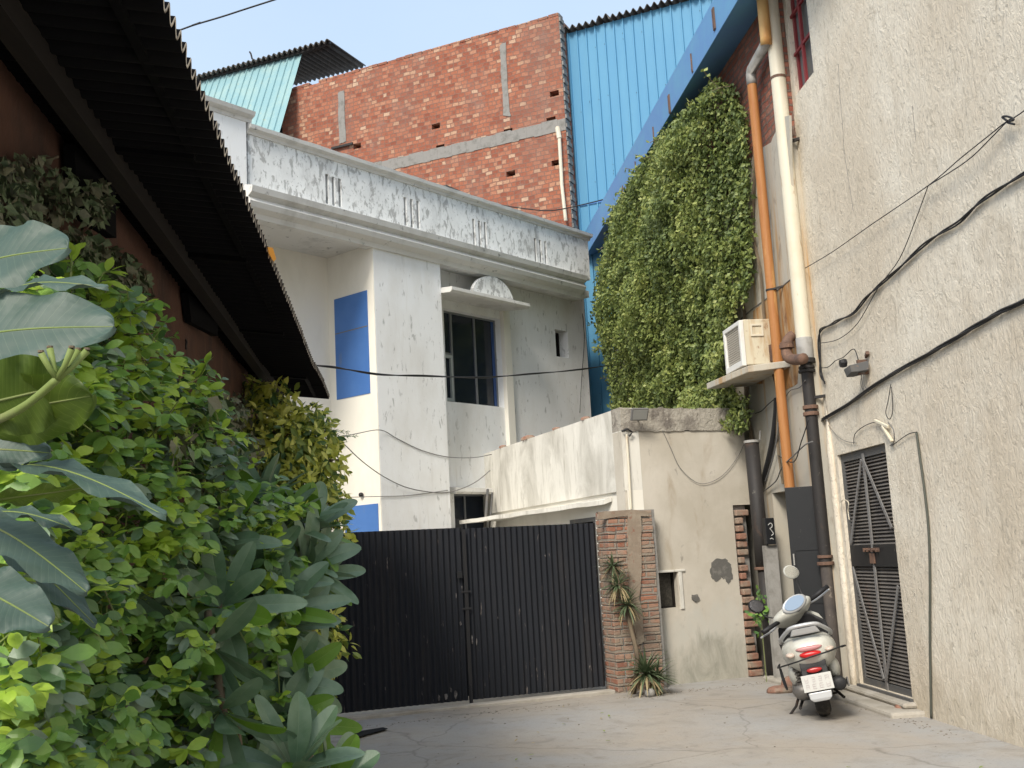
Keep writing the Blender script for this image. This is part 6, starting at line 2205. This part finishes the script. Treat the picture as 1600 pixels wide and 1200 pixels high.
bigleaf((-120, 470), (101, 382), 1.20, 1.12, .098, (.25, -1, .45), lf_big, .03)
bigleaf((-40, 498), (160, 430), 1.45, 1.30, .040, (.1, -.7, 1), lf_big, .06)
bigleaf((-150, 570), (169, 500), 1.15, 1.10, .098, (.15, -1, .45), lf_big, .05)
bigleaf((-60, 520), (42, 462), 1.25, 1.25, .022, (.2, -.6, 1), lf_big2, .05)
bigleaf((-150, 665), (158, 607), 1.12, 1.02, .082, (.1, -.85, -.55), lf_big2, -.05)
bigleaf((-60, 640), (104, 600), 1.00, 1.04, .078, (.2, -1, -.35), lf_big2, -.05)
bigleaf((-130, 720), (74, 702), 1.10, 1.08, .050, (.15, -1, .5), lf_big, .05)
bigleaf((-80, 760), (258, 784), 1.15, .98, .042, (.05, -.25, 1), lf_big, .04, pw=1.0)
bigleaf((-60, 790), (160, 745), 1.35, 1.3, .035, (.1, -.5, -1), lf_big2, -.05)
bigleaf((-90, 800), (136, 912), 1.20, 1.15, .055, (.5, -.8, .8), lf_big, .06)
bigleaf((-70, 830), (152, 954), 1.30, 1.22, .038, (.5, -.6, .9), lf_big, .08)
bigleaf((-110, 900), (74, 970), 1.08, 1.04, .062, (.3, -.9, .7), lf_big, .06)
bigleaf((-40, 860), (108, 965), 1.4, 1.32, .035, (.5, -.7, -.6), lf_big2, -.05)
bigleaf((-60, 815), (126, 820), 1.42, 1.36, .030, (.2, -.4, 1), lf_big, .05)
# trunk, petioles and the trimmed flower stalk
mb = MB()
mb.tube(smooth_path([Vector((-.80, 1.15, 0)), Vector((-.78, 1.15, .7)), Vector((-.74, 1.17, 1.3)), Vector((-.72, 1.18, 1.75))], 5), .022, 10)
mb.obj('trunk', m_bark, gp_root, smooth=True)
mb = MB()
S0 = atY(-60, 680, 1.05); S1 = atY(90, 592, .98)
mb.tube(smooth_path([S0, atY(30, 640, 1.0), S1], 5), [.0042] * 6 + [.0038] * 5, 8)
for (x, y, Y) in ((64, 552, .97), (78, 545, .98), (112, 545, .97), (122, 548, .99), (136, 548, .98)):
    e = atY(x, y, Y); mdl = S1.lerp(e, .5) + Vector((0, 0, -.002))
    mb.tube([S1, mdl, e], [.0032, .0027, .0034], 8)
fs = mb.obj('flower_stalk', m_twig, gp_root, smooth=True)
mb = MB()
for (x, y, Y) in ((64, 551, .97), (78, 544, .98), (112, 544, .97), (122, 547, .99), (136, 547, .98)):
    e = atY(x, y, Y); mb.tube([e, e + Vector((0, 0, .002))], .0030, 8)
mb.obj('cut_tip', m_bark, fs)

# --- grit and fallen leaves on the ground
r = random.Random(99)
mb = MB()
for k in range(420):
    y = r.uniform(6.5, 12.0); x = r.uniform(-.8, 3.3)
    if r.random() < .75:
        t = r.random(); A, B = r.choice(((gnd(960, 1090), gnd(1190, 1066)), (gnd(1345, 1095), gnd(1470, 1145)), (gnd(520, 1140), gnd(940, 1094))))
        p = A.lerp(B, t); x, y = p.x + r.gauss(0, .06), p.y - abs(r.gauss(0, .10))
    z = .012 * mnoise.noise(Vector((x * .7, y * .7, 0)))
    s_ = r.uniform(.003, .010)
    c = Vector((x, y, z))
    mb.loft([[c + Vector((math.cos(a) * s_ * r.uniform(.7, 1.2), math.sin(a) * s_ * r.uniform(.7, 1.2), h * s_)) for a in [j * math.pi / 2.5 for j in range(5)]] for h in (-.2, .5)])
tag(mb.obj('grit', M('grit', (.26, .23, .19), .95, [(40, .45, .6, (.13, .11, .09), (1, 1, 1), 2)])), 'scattered grit and pebbles on the concrete lane', 'grit', None, 'stuff')
mb = MB()
for k in range(22):
    y = r.uniform(6.5, 11.5); x = r.uniform(-.8, 1.0) if r.random() < .7 else r.uniform(1, 3.1)
    d = rdir(r); d.z *= .15; d.normalize()
    leaf(mb, Vector((x, y, .018)), d, d.cross(Vector((0, 0, 1))).normalized(), r.uniform(.03, .06), .022, .1, .3, 1, 3, r.choice((0, 1)))
tag(mb.obj('fallen_leaves', [lf_dry, lf_olive]), 'dry fallen leaves scattered on the lane', 'leaves', None, 'stuff')
